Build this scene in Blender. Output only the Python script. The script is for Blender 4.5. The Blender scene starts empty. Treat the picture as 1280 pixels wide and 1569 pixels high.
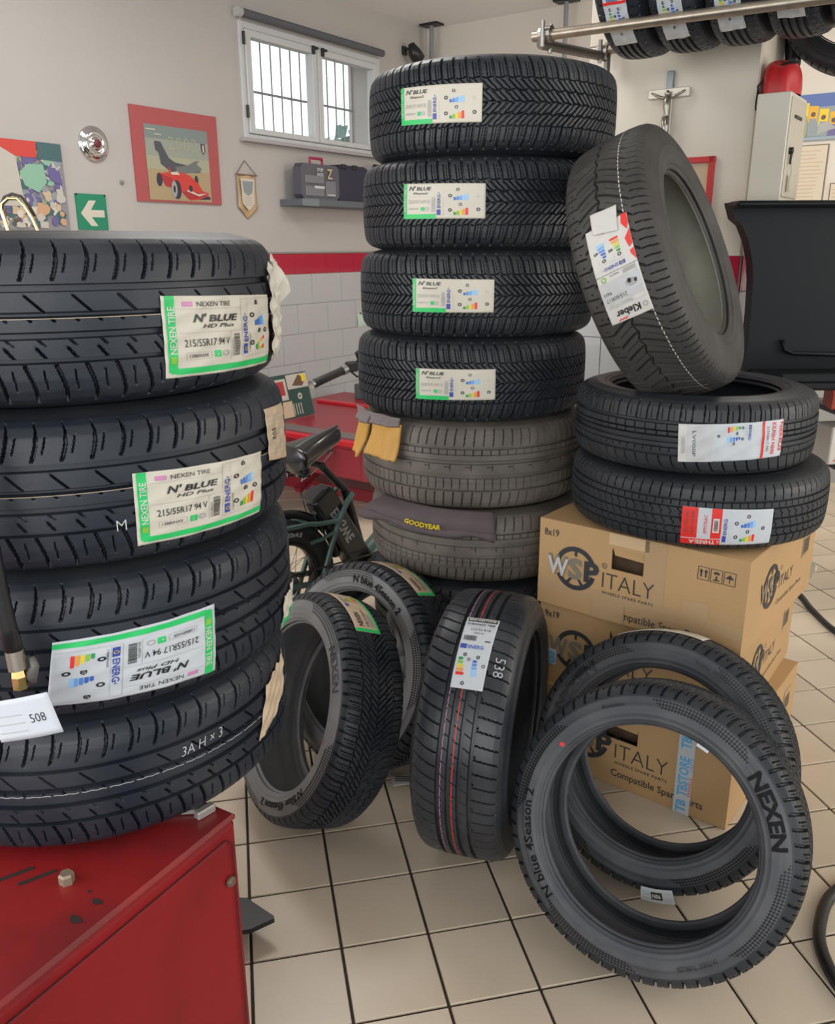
import bpy, math, random
import numpy as np
from mathutils import Vector, Matrix
random.seed(7); rng = np.random.default_rng(7)
S = bpy.context.scene; COL = S.collection
# ---------------------------------------------------------------- camera, light, exposure
def Rd(a): return math.radians(a)
F_PX = 1292.09; PITCH = 17.388; ROLL = -0.2712
cam_d = bpy.data.cameras.new('camera'); cam = bpy.data.objects.new('camera', cam_d); COL.objects.link(cam)
cam_d.sensor_fit = 'VERTICAL'; cam_d.sensor_height = 24.0; cam_d.lens = 24.0*F_PX/1569.0; cam_d.clip_start = .02
fwd = Vector((0, math.cos(Rd(PITCH)), -math.sin(Rd(PITCH)))); rt = Vector((1, 0, 0)); up = rt.cross(fwd)
r_ = math.cos(Rd(ROLL))*rt+math.sin(Rd(ROLL))*up; u_ = -math.sin(Rd(ROLL))*rt+math.cos(Rd(ROLL))*up
cam.matrix_world = Matrix(((r_.x, u_.x, -fwd.x, 0), (r_.y, u_.y, -fwd.y, 0), (r_.z, u_.z, -fwd.z, 1.5), (0, 0, 0, 1)))
S.camera = cam
W_ = bpy.data.worlds.new('world'); S.world = W_; W_.use_nodes = True
bg = W_.node_tree.nodes['Background']; bg.inputs[0].default_value = (.90, .96, 1.0, 1); bg.inputs[1].default_value = 1.55
def area(name, loc, target, sx, sy, power, col):
    l = bpy.data.lights.new(name, 'AREA'); l.shape = 'RECTANGLE'; l.size = sx; l.size_y = sy; l.energy = power; l.color = col
    o = bpy.data.objects.new(name, l); COL.objects.link(o); o.location = loc
    o.rotation_euler = (Vector(target)-Vector(loc)).to_track_quat('-Z', 'Y').to_euler(); return o
# the open garage door behind and to the left of the camera, and unseen ceiling fills added further inside to brighten the walls
area('garage_door_daylight', (-.9, -2.6, 1.9), (0.3, 2.5, .9), 3.6, 2.6, 62, (1, .97, .93))
area('left_door_daylight', (-3.3, .7, 1.6), (0.1, 2.2, .7), 2.4, 2.2, 60, (1, .98, .95))
area('right_door_daylight', (4.6, 1.2, 1.9), (0.3, 3.2, 1.2), 2.2, 2.4, 66, (1, .90, .76))
area('ceiling_fill_light', (-.6, 3.6, 3.06), (-.6, 3.6, 0), 1.2, .5, 26, (1, .98, .95))
area('ceiling_fill_light', (1.6, 4.2, 3.06), (1.6, 4.2, 0), 1.2, .5, 32, (1, .93, .82))
S.view_settings.view_transform = 'Standard'; S.view_settings.look = 'None'; S.view_settings.gamma = 1
S.view_settings.exposure = 0.1; S.view_settings.use_curve_mapping = False
# ---------------------------------------------------------------- materials
def srgb(r, g, b):
    f = lambda c: (c/255)/12.92 if c <= 10 else ((c/255+.055)/1.055)**2.4
    return (f(r), f(g), f(b), 1)
MATS = {}
def mat(name, col, rough=.6, metal=0, noise=None, bump=None, spec=.5, emit=None, alpha=None, coat=0, trans=0, coords='Object'):
    if name in MATS: return MATS[name]
    m = bpy.data.materials.new(name); m.use_nodes = True; nt = m.node_tree; b = nt.nodes['Principled BSDF']
    c = col if len(col) == 4 else (*col, 1)
    b.inputs['Base Color'].default_value = c; b.inputs['Roughness'].default_value = rough; b.inputs['Metallic'].default_value = metal
    b.inputs['Specular IOR Level'].default_value = spec; b.inputs['Coat Weight'].default_value = coat; b.inputs['Transmission Weight'].default_value = trans
    if alpha is not None: b.inputs['Alpha'].default_value = alpha
    if noise or bump:
        tc = nt.nodes.new('ShaderNodeTexCoord')
    if noise:   # (scale, amount, second colour)
        n = nt.nodes.new('ShaderNodeTexNoise'); n.inputs['Scale'].default_value = noise[0]; n.inputs['Detail'].default_value = 6
        nt.links.new(tc.outputs[coords], n.inputs['Vector'])
        cr = nt.nodes.new('ShaderNodeValToRGB'); cr.color_ramp.elements[0].position = noise[3] if len(noise) > 3 else .35
        cr.color_ramp.elements[1].position = noise[4] if len(noise) > 4 else .7
        nt.links.new(n.outputs['Fac'], cr.inputs['Fac'])
        mx = nt.nodes.new('ShaderNodeMix'); mx.data_type = 'RGBA'; mx.inputs['A'].default_value = c
        c2 = noise[2]; mx.inputs['B'].default_value = c2 if len(c2) == 4 else (*c2, 1)
        mm = nt.nodes.new('ShaderNodeMath'); mm.operation = 'MULTIPLY'; mm.inputs[1].default_value = noise[1]
        nt.links.new(cr.outputs['Color'], mm.inputs[0]); nt.links.new(mm.outputs[0], mx.inputs['Factor'])
        nt.links.new(mx.outputs['Result'], b.inputs['Base Color'])
    if bump:
        n2 = nt.nodes.new('ShaderNodeTexNoise'); n2.inputs['Scale'].default_value = bump[0]; n2.inputs['Detail'].default_value = 4
        nt.links.new(tc.outputs[coords], n2.inputs['Vector'])
        bp = nt.nodes.new('ShaderNodeBump'); bp.inputs['Strength'].default_value = bump[1]; bp.inputs['Distance'].default_value = bump[2] if len(bump) > 2 else .002
        nt.links.new(n2.outputs['Fac'], bp.inputs['Height']); nt.links.new(bp.outputs[0], b.inputs['Normal'])
    MATS[name] = m; return m
def rubber(name, col, dust, amt, rough=.5, hatch=False):
    m = mat(name, col, rough, 0, (9, amt, dust, .42, .75), (900, .25, .0006), spec=.45)
    if hatch:
        nt = m.node_tree; b = nt.nodes['Principled BSDF']
        uv = nt.nodes.new('ShaderNodeUVMap'); sp = nt.nodes.new('ShaderNodeSeparateXYZ'); nt.links.new(uv.outputs[0], sp.inputs[0])
        def M(op, a, b_=None, c=None):
            n = nt.nodes.new('ShaderNodeMath'); n.operation = op
            for i, v in enumerate((a, b_, c)):
                if v is None: continue
                if isinstance(v, (int, float)): n.inputs[i].default_value = v
                else: nt.links.new(v, n.inputs[i])
            return n.outputs[0]
        th = M('MULTIPLY', sp.outputs[0], 2*math.pi); rho = sp.outputs[1]   # rho 0 at bead .. 1 at shoulder
        a = M('MULTIPLY', th, 125.0); c = M('MULTIPLY', rho, 45.0)
        d = M('MULTIPLY', M('SINE', M('ADD', a, c)), M('SINE', M('SUBTRACT', a, c)))
        dots = M('GREATER_THAN', d, -0.02)
        sec = M('SINE', M('ADD', M('ADD', M('MULTIPLY', th, 4.0), M('MULTIPLY', rho, 1.8)), -.65))
        msk = M('MULTIPLY', M('GREATER_THAN', sec, .05), M('MULTIPLY', M('GREATER_THAN', rho, .44), M('LESS_THAN', rho, .80)))
        f = M('MULTIPLY', dots, msk)
        prev = b.inputs['Base Color'].links[0].from_socket
        mx = nt.nodes.new('ShaderNodeMix'); mx.data_type = 'RGBA'; nt.links.new(f, mx.inputs['Factor']); nt.links.new(prev, mx.inputs['A'])
        mx.inputs['B'].default_value = (.004, .004, .005, 1); nt.links.new(mx.outputs['Result'], b.inputs['Base Color'])
    return m
RUB_N = rubber('rubber_new_blue_black', (.0125, .0165, .0255), (.05, .053, .06), .55, .43)
RUB_C = rubber('rubber_all_season_black', (.0155, .0190, .0255), (.046, .048, .051), .6, .46)
RUB_S = rubber('rubber_sidewall_hatched', (.050, .055, .064), (.115, .118, .122), .6, .5, hatch=True)
RUB_S2 = rubber('rubber_sidewall_hatched_lit_dusty', (.15, .152, .155), (.25, .25, .25), .6, .55, hatch=True)  # lighter sidewall copy: left-hand light put into the colour, with some dust
RUB_B = rubber('rubber_used_brown_dust', (.105, .090, .076), (.21, .185, .155), .7, .6)
RUB_K = rubber('rubber_grey_dusty', (.04, .037, .035), (.085, .08, .074), .6, .62)
RUB_G = rubber('rubber_sidewall_plain', (.021, .024, .029), (.05, .053, .058), .5, .46)
RUB_BS = rubber('rubber_turning_black', (.022, .025, .031), (.075, .078, .082), .45, .36)
LINER_K = mat('pale_inner_liner', (.36, .35, .28), .8, noise=(6, .6, (.16, .16, .13)))
LETTER = mat('glossy_black_lettering', (.004, .004, .005), .6, spec=.2)
LETTER_SOFT = mat('moulded_rubber_relief', (.012, .013, .016), .38)
# ---------------------------------------------------------------- object helpers
def link(name, me, mats, parent=None, smooth=False):
    o = bpy.data.objects.new(name, me); COL.objects.link(o)
    for m in (mats if isinstance(mats, (list, tuple)) else [mats]): me.materials.append(m)
    if parent is not None: o.parent = parent
    if smooth: me.polygons.foreach_set('use_smooth', np.ones(len(me.polygons), bool))
    return o
def tag(o, label=None, cat=None, group=None, kind=None):
    if label: o['label'] = label
    if cat: o['category'] = cat
    if group: o['group'] = group
    if kind: o['kind'] = kind
    return o
def empty(name, M=None, label=None, cat=None, group=None, kind=None):
    o = bpy.data.objects.new(name, None); COL.objects.link(o); o.empty_display_size = .05
    if M is not None: o.matrix_world = M
    return tag(o, label, cat, group, kind)
class MB:
    def __init__(s): s.v = []; s.f = []; s.mi = []
    def add(s, vs, fs, mi=0):
        k = len(s.v); s.v += [tuple(v) for v in vs]; s.f += [tuple(i+k for i in f) for f in fs]; s.mi += [mi]*len(fs)
    def box(s, c, sz, mi=0, M=None, bev=0):
        x, y, z = [a/2 for a in sz]; c = Vector(c)
        if bev <= 0:
            vs = [Vector((i*x, j*y, k*z)) for k in (-1, 1) for j in (-1, 1) for i in (-1, 1)]
            fs = [(0, 2, 3, 1), (4, 5, 7, 6), (0, 1, 5, 4), (2, 6, 7, 3), (0, 4, 6, 2), (1, 3, 7, 5)]
        else:
            b = bev; vs = []; 
            for k in (-1, 1):
                for j in (-1, 1):
                    for i in (-1, 1):
                        vs += [Vector((i*(x-b), j*(y-b), k*z)), Vector((i*(x-b), j*y, k*(z-b))), Vector((i*x, j*(y-b), k*(z-b)))]
            def I(i, j, k, t): return ((k > 0)*4+(j > 0)*2+(i > 0))*3+t
            fs = []
            for k in (-1, 1): q = [I(-1, -1, k, 0), I(1, -1, k, 0), I(1, 1, k, 0), I(-1, 1, k, 0)]; fs.append(q if k > 0 else q[::-1])
            for j in (-1, 1): q = [I(-1, j, -1, 1), I(1, j, -1, 1), I(1, j, 1, 1), I(-1, j, 1, 1)]; fs.append(q if j < 0 else q[::-1])
            for i in (-1, 1): q = [I(i, -1, -1, 2), I(i, 1, -1, 2), I(i, 1, 1, 2), I(i, -1, 1, 2)]; fs.append(q if i > 0 else q[::-1])
            for a in (-1, 1):
                for c2 in (-1, 1):
                    fs.append([I(-1, a, c2, 0), I(1, a, c2, 0), I(1, a, c2, 1), I(-1, a, c2, 1)])
                    fs.append([I(a, -1, c2, 0), I(a, 1, c2, 0), I(a, 1, c2, 2), I(a, -1, c2, 2)])
                    fs.append([I(a, c2, -1, 1), I(a, c2, 1, 1), I(a, c2, 1, 2), I(a, c2, -1, 2)])
                    for k in (-1, 1): fs.append([I(a, c2, k, 0), I(a, c2, k, 1), I(a, c2, k, 2)])
        if M is not None: vs = [M @ v for v in vs]
        s.add([v+c for v in vs], fs, mi)
    def tube(s, pts, r, n=10, mi=0, cap=True):
        pts = [Vector(p) for p in pts]; L = len(pts); rs = r if isinstance(r, (list, tuple)) else [r]*L
        vs = []; ref = None
        for i, p in enumerate(pts):
            t = (pts[min(i+1, L-1)]-pts[max(i-1, 0)]); t = t.normalized() if t.length > 1e-9 else Vector((0, 0, 1))
            if ref is None: ref = t.orthogonal().normalized()
            a = (ref-t*ref.dot(t)); a = a.normalized() if a.length > 1e-6 else t.orthogonal().normalized(); ref = a; b = t.cross(a)
            for k in range(n): th = 2*math.pi*k/n; vs.append(p+(a*math.cos(th)+b*math.sin(th))*rs[i])
        fs = [(i*n+k, i*n+(k+1) % n, (i+1)*n+(k+1) % n, (i+1)*n+k) for i in range(L-1) for k in range(n)]
        if cap: fs += [tuple(range(n))[::-1], tuple((L-1)*n+k for k in range(n))]
        s.add(vs, fs, mi)
    def cyl(s, p0, p1, r, n=16, mi=0): s.tube([p0, p1], r, n, mi)
    def lathe(s, prof, n=32, M=None, mi=0, close=False):
        vs = []
        for (rr, z) in prof:
            for k in range(n): th = 2*math.pi*k/n; v = Vector((rr*math.cos(th), rr*math.sin(th), z)); vs.append(M @ v if M else v)
        L = len(prof); fs = [(i*n+k, i*n+(k+1) % n, (i+1)*n+(k+1) % n, (i+1)*n+k) for i in range(L-1) for k in range(n)]
        if close: fs += [tuple(range(n))[::-1], tuple((L-1)*n+k for k in range(n))]
        s.add(vs, fs, mi)
    def prism(s, poly, d0, d1, mi=0, M=None):  # poly in (x,z), extruded along y
        n = len(poly); vs = [Vector((x, d0, z)) for x, z in poly]+[Vector((x, d1, z)) for x, z in poly]
        if M: vs = [M @ v for v in vs]
        s.add(vs, [tuple(range(n)), tuple(range(2*n-1, n-1, -1))]+[(i, i+n, (i+1) % n+n, (i+1) % n) for i in range(n)], mi)
    def grid(s, fn, nu, nv, mi=0):
        vs = [fn(i/nu, j/nv) for j in range(nv+1) for i in range(nu+1)]
        s.add(vs, [(j*(nu+1)+i, j*(nu+1)+i+1, (j+1)*(nu+1)+i+1, (j+1)*(nu+1)+i) for j in range(nv) for i in range(nu)], mi)
    def build(s, name, mats, parent=None, smooth=False, M=None, sharp=None, solid=0):
        me = bpy.data.meshes.new(name); me.from_pydata(s.v, [], s.f); me.validate()
        o = link(name, me, mats, parent, smooth)
        if len(me.polygons) == len(s.mi): me.polygons.foreach_set('material_index', np.array(s.mi, np.int32))
        if smooth and sharp: me.set_sharp_from_angle(angle=Rd(sharp))
        if M is not None: o.matrix_world = M
        if solid: md = o.modifiers.new('thickness', 'SOLIDIFY'); md.thickness = solid; md.offset = 0
        return o
def np_mesh(name, co, quads, uv=None):
    me = bpy.data.meshes.new(name); n = len(quads)
    me.vertices.add(len(co)); me.vertices.foreach_set('co', np.ascontiguousarray(co, np.float32).ravel())
    me.loops.add(n*4); me.loops.foreach_set('vertex_index', np.ascontiguousarray(quads, np.int32).ravel())
    me.polygons.add(n); me.polygons.foreach_set('loop_start', np.arange(0, n*4, 4, dtype=np.int32))
    if uv is not None:
        l = me.uv_layers.new(name='UVMap'); l.data.foreach_set('uv', np.ascontiguousarray(uv, np.float32).ravel())
    me.update(calc_edges=True); me.validate()
    return me
# ---------------------------------------------------------------- flat print (lettering, stickers)
_txt = {}
def text_geo(s, bold=0, shear=0, space=1.0):
    k = (s, bold, shear, space)
    if k in _txt: return _txt[k]
    cu = bpy.data.curves.new('t', 'FONT'); cu.body = s; cu.size = 1; cu.offset = bold; cu.shear = shear; cu.resolution_u = 2; cu.space_character = space
    ob = bpy.data.objects.new('t', cu); COL.objects.link(ob); bpy.context.view_layer.update()
    me = bpy.data.meshes.new_from_object(ob)
    co = np.empty(len(me.vertices)*3, np.float32); me.vertices.foreach_get('co', co); co = co.reshape(-1, 3)[:, :2].copy()
    fs = [tuple(p.vertices) for p in me.polygons]
    bpy.data.objects.remove(ob); bpy.data.curves.remove(cu); bpy.data.meshes.remove(me)
    if len(co): co[:, 0] -= co[:, 0].min(); w = co[:, 0].max()
    else: w = 0
    _txt[k] = (co, fs, w); return _txt[k]
def refine(co, fs, thr):
    """split triangles until no edge is longer than thr, so print can follow a curved surface"""
    co = [tuple(c) for c in co]; T = []
    for f in fs:
        for i in range(1, len(f)-1): T.append((f[0], f[i], f[i+1]))
    for it in range(7):
        mid = {}; out = []; done = True
        L = lambda a, b: math.hypot(co[a][0]-co[b][0], co[a][1]-co[b][1])
        def m(a, b):
            k = (min(a, b), max(a, b))
            if k not in mid: co.append(((co[a][0]+co[b][0])/2, (co[a][1]+co[b][1])/2)); mid[k] = len(co)-1
            return mid[k]
        for t in T:
            e = [(L(t[i], t[(i+1) % 3]), i) for i in range(3)]; l, i = max(e)
            if l > thr: a, b, c = t[i], t[(i+1) % 3], t[(i+2) % 3]; d = m(a, b); out += [(a, d, c), (d, b, c)]; done = False
            else: out.append(t)
        T = out
        if done: break
    return np.array(co), T
INK = dict(white=(.62, .60, .56), cream=(.60, .56, .47), cold=(.54, .57, .60), green=(.02, .52, .13), black=(.02, .02, .022), grey=(.38, .38, .37), lgrey=(.52, .53, .53),
    blue=(.045, .065, .35), red=(.75, .025, .02), pink=(.55, .22, .42), yellow=(.75, .58, .02), orange=(.78, .32, .05), lgreen=(.22, .5, .05), dgreen=(.02, .28, .08),
    b1=(.05, .14, .5), b2=(.08, .25, .68), b3=(.14, .38, .78), b4=(.3, .55, .85), tan=(.55, .42, .29), brown=(.12, .07, .045), tapeblue=(.13, .42, .72), kraftdark=(.05, .05, .06))
def ink(k, rough=.42):
    return mat('print_'+k, INK[k], rough)
class PR:
    def __init__(s): s.v = []; s.o = []; s.f = []; s.m = []; s.keys = []; s.T = np.array([[1., 0, 0], [0, 1., 0]])
    def push(s, co, fs, key, lay):
        if key not in s.keys: s.keys.append(key)
        co = np.asarray(co, float); co = co @ s.T[:, :2].T+s.T[:, 2]; k = len(s.o)
        s.v.append(co); s.o += [lay]*len(co); s.f += [tuple(i+k for i in f) for f in fs]; s.m += [s.keys.index(key)]*len(fs)
    def rect(s, x0, y0, x1, y1, key, lay=1, step=None):
        st = step or s.step; nx = max(1, int(math.ceil(abs(x1-x0)/st))); ny = max(1, int(math.ceil(abs(y1-y0)/st)))
        X, Y = np.meshgrid(np.linspace(x0, x1, nx+1), np.linspace(y0, y1, ny+1))
        s.push(np.stack([X.ravel(), Y.ravel()], -1), [(j*(nx+1)+i, j*(nx+1)+i+1, (j+1)*(nx+1)+i+1, (j+1)*(nx+1)+i) for j in range(ny) for i in range(nx)], key, lay)
    step = 3.0; fine = 0
    def poly(s, pts, key, lay=1): s.push(pts, [tuple(range(len(pts)))], key, lay)
    def circ(s, x, y, r, key, lay=1, n=14, ry=None): s.poly([(x+r*math.cos(2*math.pi*i/n), y+(ry or r)*math.sin(2*math.pi*i/n)) for i in range(n)], key, lay)
    def ring(s, x, y, r0, r1, key, lay=1, a0=0, a1=360, n=32):
        vs = []; 
        for i in range(n+1): a = Rd(a0+(a1-a0)*i/n); vs += [(x+r0*math.cos(a), y+r0*math.sin(a)), (x+r1*math.cos(a), y+r1*math.sin(a))]
        s.push(vs, [(2*i, 2*i+1, 2*i+3, 2*i+2) for i in range(n)], key, lay)
    def text(s, t, x, y, h, key, w=None, rot=0, bold=0, shear=0, lay=2, center=False, space=1.0):
        co, fs, tw = text_geo(t, bold, shear, space)
        if not len(co): return
        sc = h/.70
        if s.fine: co, fs = refine(co, fs, s.fine/sc)
        sc = h/.70; sx = sc if w is None else w/tw
        c = co*np.array([sx, sc]); 
        if center: c = c-np.array([(tw*sx)/2, 0])
        a = Rd(rot); c = c @ np.array([[math.cos(a), math.sin(a)], [-math.sin(a), math.cos(a)]])
        s.push(c+np.array([x, y]), fs, key, lay)
    def build(s, name, mp, parent, flip=False, mats=None, lz=.0004):
        if not s.v: return None
        co = np.concatenate(s.v); P = mp(co, np.array(s.o)*lz)
        me = bpy.data.meshes.new(name); me.from_pydata(P.tolist(), [], [f[::-1] for f in s.f] if flip else s.f)
        o = link(name, me, mats or [ink(k) for k in s.keys], parent)
        if mats is None and len(me.polygons) == len(s.m): me.polygons.foreach_set('material_index', np.array(s.m, np.int32))
        return o
def flatmap(w, h, ox=0, oz=0):   # label millimetres/units -> local XZ plane facing -Y
    return lambda co, off: np.stack([ox+co[:, 0], -off-.0003, oz+co[:, 1]], -1)
def bars(pr, x, y, w, h, key='black', n=22, vert=True, lay=2, seed=1):
    r = random.Random(seed); p = 0; L = w if vert else h
    while p < L:
        t = r.choice((.012, .02, .03))*L
        if vert: pr.rect(x+p, y, min(x+p+t, x+w), y+h, key, lay)
        else: pr.rect(x, y+p, x+w, min(y+p+t, y+h), key, lay)
        p += t+r.choice((.015, .025))*L
def energy(pr, kind=0):
    """the tyre energy panel: upright, 60 x 100 units, drawn from its own lower left corner"""
    pr.rect(3, 88, 15, 96, 'blue'); pr.ring(9, 92, 2, 2.8, 'yellow', 2, n=12)
    pr.text('ENERG', 17, 88.5, 7, 'blue', w=26, bold=.02); pr.text('+', 44, 90, 5, 'blue', w=3)
    for y in (84, 81.5): pr.rect(4, y, 30, y+.7, 'lgrey')
    for i, k in enumerate(('dgreen', 'lgreen', 'yellow', 'orange', 'red')):
        y = 62-i*7; L = 8+i*2.2; pr.poly([(6, y), (6+L-2, y), (6+L, y+2.5), (6+L-2, y+5), (6, y+5)], k)
    for i, k in enumerate(('b1', 'b1', 'b2', 'b3', 'b4')):
        y = 62-i*7; L = 8+i*2.2; pr.poly([(34, y), (34+L-2, y), (34+L, y+2.5), (34+L-2, y+5), (34, y+5)], k)
    for (x, y, c) in ((22, 55, 'C'), (50, 48, 'B')):
        pr.poly([(x-3, y+3), (x, y), (x+6, y), (x+6, y+6), (x, y+6)], 'black'); pr.text(c, x+.6, y+1, 4, 'white', w=4, lay=3)
    for (x, y) in ((10, 73), (40, 73), (30, 12)):
        pr.ring(x, y, 1.8, 4, 'black', n=14); pr.ring(x+8, y, 2.2, 2.8, 'grey', n=10, a0=-70, a1=70)
    pr.rect(3, 2, 56, 2.5, 'lgrey'); pr.rect(3, 79, 56, 79.4, 'lgrey')
def sub(pr, x, y, sx, sy, rot, fn):
    """draw fn in its own frame placed at x,y, scaled, rotated"""
    T0 = pr.T.copy(); a = Rd(rot); R = np.array([[math.cos(a), -math.sin(a)], [math.sin(a), math.cos(a)]]) @ np.diag([sx, sy])
    pr.T = np.hstack([T0[:, :2] @ R, (T0[:, :2] @ np.array([[x], [y]])+T0[:, 2:3])]); st = pr.step; pr.step = st/min(abs(sx), abs(sy)); fn(pr); pr.T = T0; pr.step = st
def lab_nexen_big(pr):     # 155 x 115
    pr.rect(3, 8, 12, 115, 'green'); pr.rect(10, 4, 155, 13, 'green'); pr.rect(5, 5.5, 12, 10, 'green')
    pr.text('NEXEN TIRE', 11.3, 34, 6.5, 'white', w=66, rot=90, bold=.01); pr.rect(5, 20, 11, 30, 'lgreen', 2)
    pr.rect(20, 100, 31, 107, 'pink'); pr.text('NEXEN TIRE', 35, 100, 7, 'black', w=42)
    pr.rect(15, 96.3, 91, 96.8, 'grey')
    pr.text("N'", 30, 78, 11, 'black', w=16, bold=.03, shear=.3); pr.text('BLUE', 48, 78, 9.5, 'black', w=38, bold=.03, shear=.2)
    pr.text('HD Plus', 40, 69, 5.5, 'black', w=40, bold=.01, shear=.3)
    pr.rect(15, 62.3, 91, 62.8, 'grey'); pr.rect(75, 20, 75.5, 62, 'grey')
    pr.text('215/55R17 94 V', 20, 43, 10.5, 'black', w=53, bold=.005)
    for y in (24, 34): pr.rect(21, y, 50, y+.5, 'grey')
    for x in (21, 49.5): pr.rect(x, 24, x+.5, 34.5, 'grey')
    pr.text('13880NXK', 24, 27, 5, 'black', w=22); pr.rect(53, 25, 61, 35, 'green'); pr.text('e', 55, 28, 4, 'white', lay=3)
    pr.ring(67, 30, 2.5, 4.5, 'grey'); bars(pr, 80, 24, 8, 34, 'black', vert=False)
    pr.text('EAN 8807622', 79, 24, 2.2, 'black', w=26, rot=90)
    for a in ((92, 20, 92.5, 110), (92, 109.5, 152, 110), (92, 20, 152, 20.5), (103, 20, 103.3, 110)): pr.rect(*a, 'grey')
    sub(pr, 92, 109, .98, 1.0, -90, lambda p: None)
    pr.rect(95, 24, 102, 40, 'blue'); pr.ring(98.5, 32, 2, 2.7, 'yellow', 3, n=12); pr.text('ENERG', 101.5, 43, 6.5, 'blue', w=40, rot=90, bold=.02); pr.text('+', 101, 84, 5, 'blue', rot=90, w=4)
    pr.text('13880NXK', 107, 26, 2.2, 'black', w=30, rot=90)
    for i, k in enumerate(('dgreen', 'lgreen', 'yellow', 'orange', 'red')):
        x = 117+i*4.4; h = 9+i*3; pr.poly([(x, 28), (x+3.6, 28), (x+3.6, 28+h-1.5), (x+1.8, 28+h), (x, 28+h-1.5)], k)
    for i, k in enumerate(('b1', 'b1', 'b2', 'b3', 'b4')):
        x = 117+i*4.4; h = 9+i*2; pr.poly([(x, 67), (x+3.6, 67), (x+3.6, 67+h-1.5), (x+1.8, 67+h), (x, 67+h-1.5)], k)
    for x, y in ((111, 40), (111, 84), (141, 58)): pr.ring(x, y, 1.8, 4, 'black', n=14)
    for x, y in ((123, 55), (119, 100)): pr.poly([(x, y), (x+6, y), (x+6, y+5), (x+3, y+8), (x, y+5)], 'black'); pr.text('C', x+1.2, y+1.2, 4, 'white', w=3.4, lay=3, )
def lab_nexen_small(pr):   # 125 x 57
    pr.rect(0, 0, 6, 57, 'green'); pr.rect(0, 0, 54, 7.5, 'green'); pr.text('NEXEN TIRE', 4.6, 12, 3.2, 'white', w=36, rot=90)
    pr.text("N'", 10, 46, 6.5, 'black', w=12, bold=.02, shear=.3); pr.text('BLUE', 23, 46, 5.6, 'black', w=24, bold=.02, shear=.2)
    pr.text('4Season2', 17, 39.5, 3.4, 'black', w=24, shear=.3, bold=.01)
    pr.rect(8, 36, 52, 36.4, 'lgrey'); pr.text('255/45 R19 104W XL', 9, 25, 6, 'grey', w=36); bars(pr, 47, 11, 6, 24, 'grey', vert=False)
    pr.text('16883NXK', 9, 15, 3, 'grey', w=18); pr.rect(30, 13, 36, 19, 'green'); pr.ring(40, 16, 1.5, 3, 'grey')
    pr.rect(55, 6, 61, 15, 'blue'); pr.text('ENERG', 60.5, 17, 4.6, 'blue', w=22, rot=90, bold=.02); pr.text('+', 60.3, 40, 4, 'blue', w=3, rot=90)
    pr.rect(65, 5, 65.3, 34, 'grey')
    for i, k in enumerate(('dgreen', 'lgreen', 'yellow', 'orange', 'red')):
        x = 80+i*4.3; h = 5+i*1.7; pr.poly([(x, 6), (x+3.6, 6), (x+3.6, 6+h-1), (x+1.8, 6+h), (x, 6+h-1)], k)
    for i, k in enumerate(('b1', 'b2', 'b3', 'b4', 'b4')):
        x = 80+i*4.3; h = 5+i*1.3; pr.poly([(x, 30), (x+3.6, 30), (x+3.6, 30+h-1), (x+1.8, 30+h), (x, 30+h-1)], k)
    for x, y in ((75, 37), (75, 14), (115, 15)): pr.ring(x, y, 1.3, 2.9, 'black', n=12)
    for x, y in ((86, 47), (90, 23)): pr.ring(x, y, 1.6, 2.8, 'black', n=6)
    pr.ring(114, 36, 1.6, 2.2, 'grey', n=10)
def lab_kleber(pr):        # 110 x 245 (reads upright, top = brand)
    pr.text('Kleber', 26, 216, 17, 'black', w=64, bold=.03); pr.ring(13, 224, 4, 7, 'grey', n=20); pr.text('k', 11, 221, 5, 'grey')
    for i in range(3): pr.poly([(64+i*8, 238), (72+i*8, 242), (73+i*8, 239), (65+i*8, 235)], 'red')
    pr.rect(6, 138, 107, 195, 'lgrey'); pr.rect(4, 205, 106, 205.6, 'grey')
    pr.text('TRANSALP HP3 SUV', 38, 197, 6.5, 'grey', w=64, shear=.2); pr.text('215/60R17', 46, 178, 10, 'black', w=55); pr.text('96H', 82, 163, 9, 'black', w=20)
    pr.poly([(48, 150), (6, 142), (4, 175), (36, 178)], 'cold', 2); pr.poly([(44, 160), (34, 172), (18, 170), (12, 156), (26, 152), (40, 154)], 'grey', 3); pr.circ(32, 157, 5, 'black', 4, ry=6); pr.circ(17, 161, 4, 'black', 4, ry=5)
    pr.text('MADE IN', 50, 126, 4, 'black', w=24); bars(pr, 8, 124, 34, 11, 'grey'); pr.ring(92, 131, 4, 7, 'lgreen', n=16)
    pr.rect(0, 120.5, 110, 121.5, 'black')
    sub(pr, 24, 6, 1.35, 1.12, 0, energy)
    pr.poly([(14, 0), (0, 0), (0, 28), (7, 40), (18, 20)], 'red', 3); pr.poly([(0, 40), (0, 78), (10, 84), (16, 60)], 'red', 3); pr.poly([(0, 88), (0, 118), (10, 100), (11, 92)], 'red', 3)
def lab_r2(pr):            # 190 x 68, drawn as seen (text turned)
    pr.rect(0, 0, 14, 68, 'white', 1); pr.rect(14, 0, 58, 68, 'lgrey', 1); bars(pr, 5, 16, 7, 30, 'grey', vert=False); pr.text('LV000P', 24, 56, 6, 'black', w=46, rot=-90)
    sub(pr, 60, 66, .66, .68, -90, lambda p: sub(p, 0, 0, 1, 1, 0, energy))
    pr.rect(146, 0, 150.5, 68, 'red', 2)
    pr.text('NEREUS', 182, 64, 7, 'red', w=54, rot=-90, bold=.02); pr.text('KILFISH NS90', 166, 64, 7, 'red', w=58, rot=-90, bold=.02); pr.text('215/55R17 94V', 155, 58, 5, 'black', w=46, rot=-90)
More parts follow.
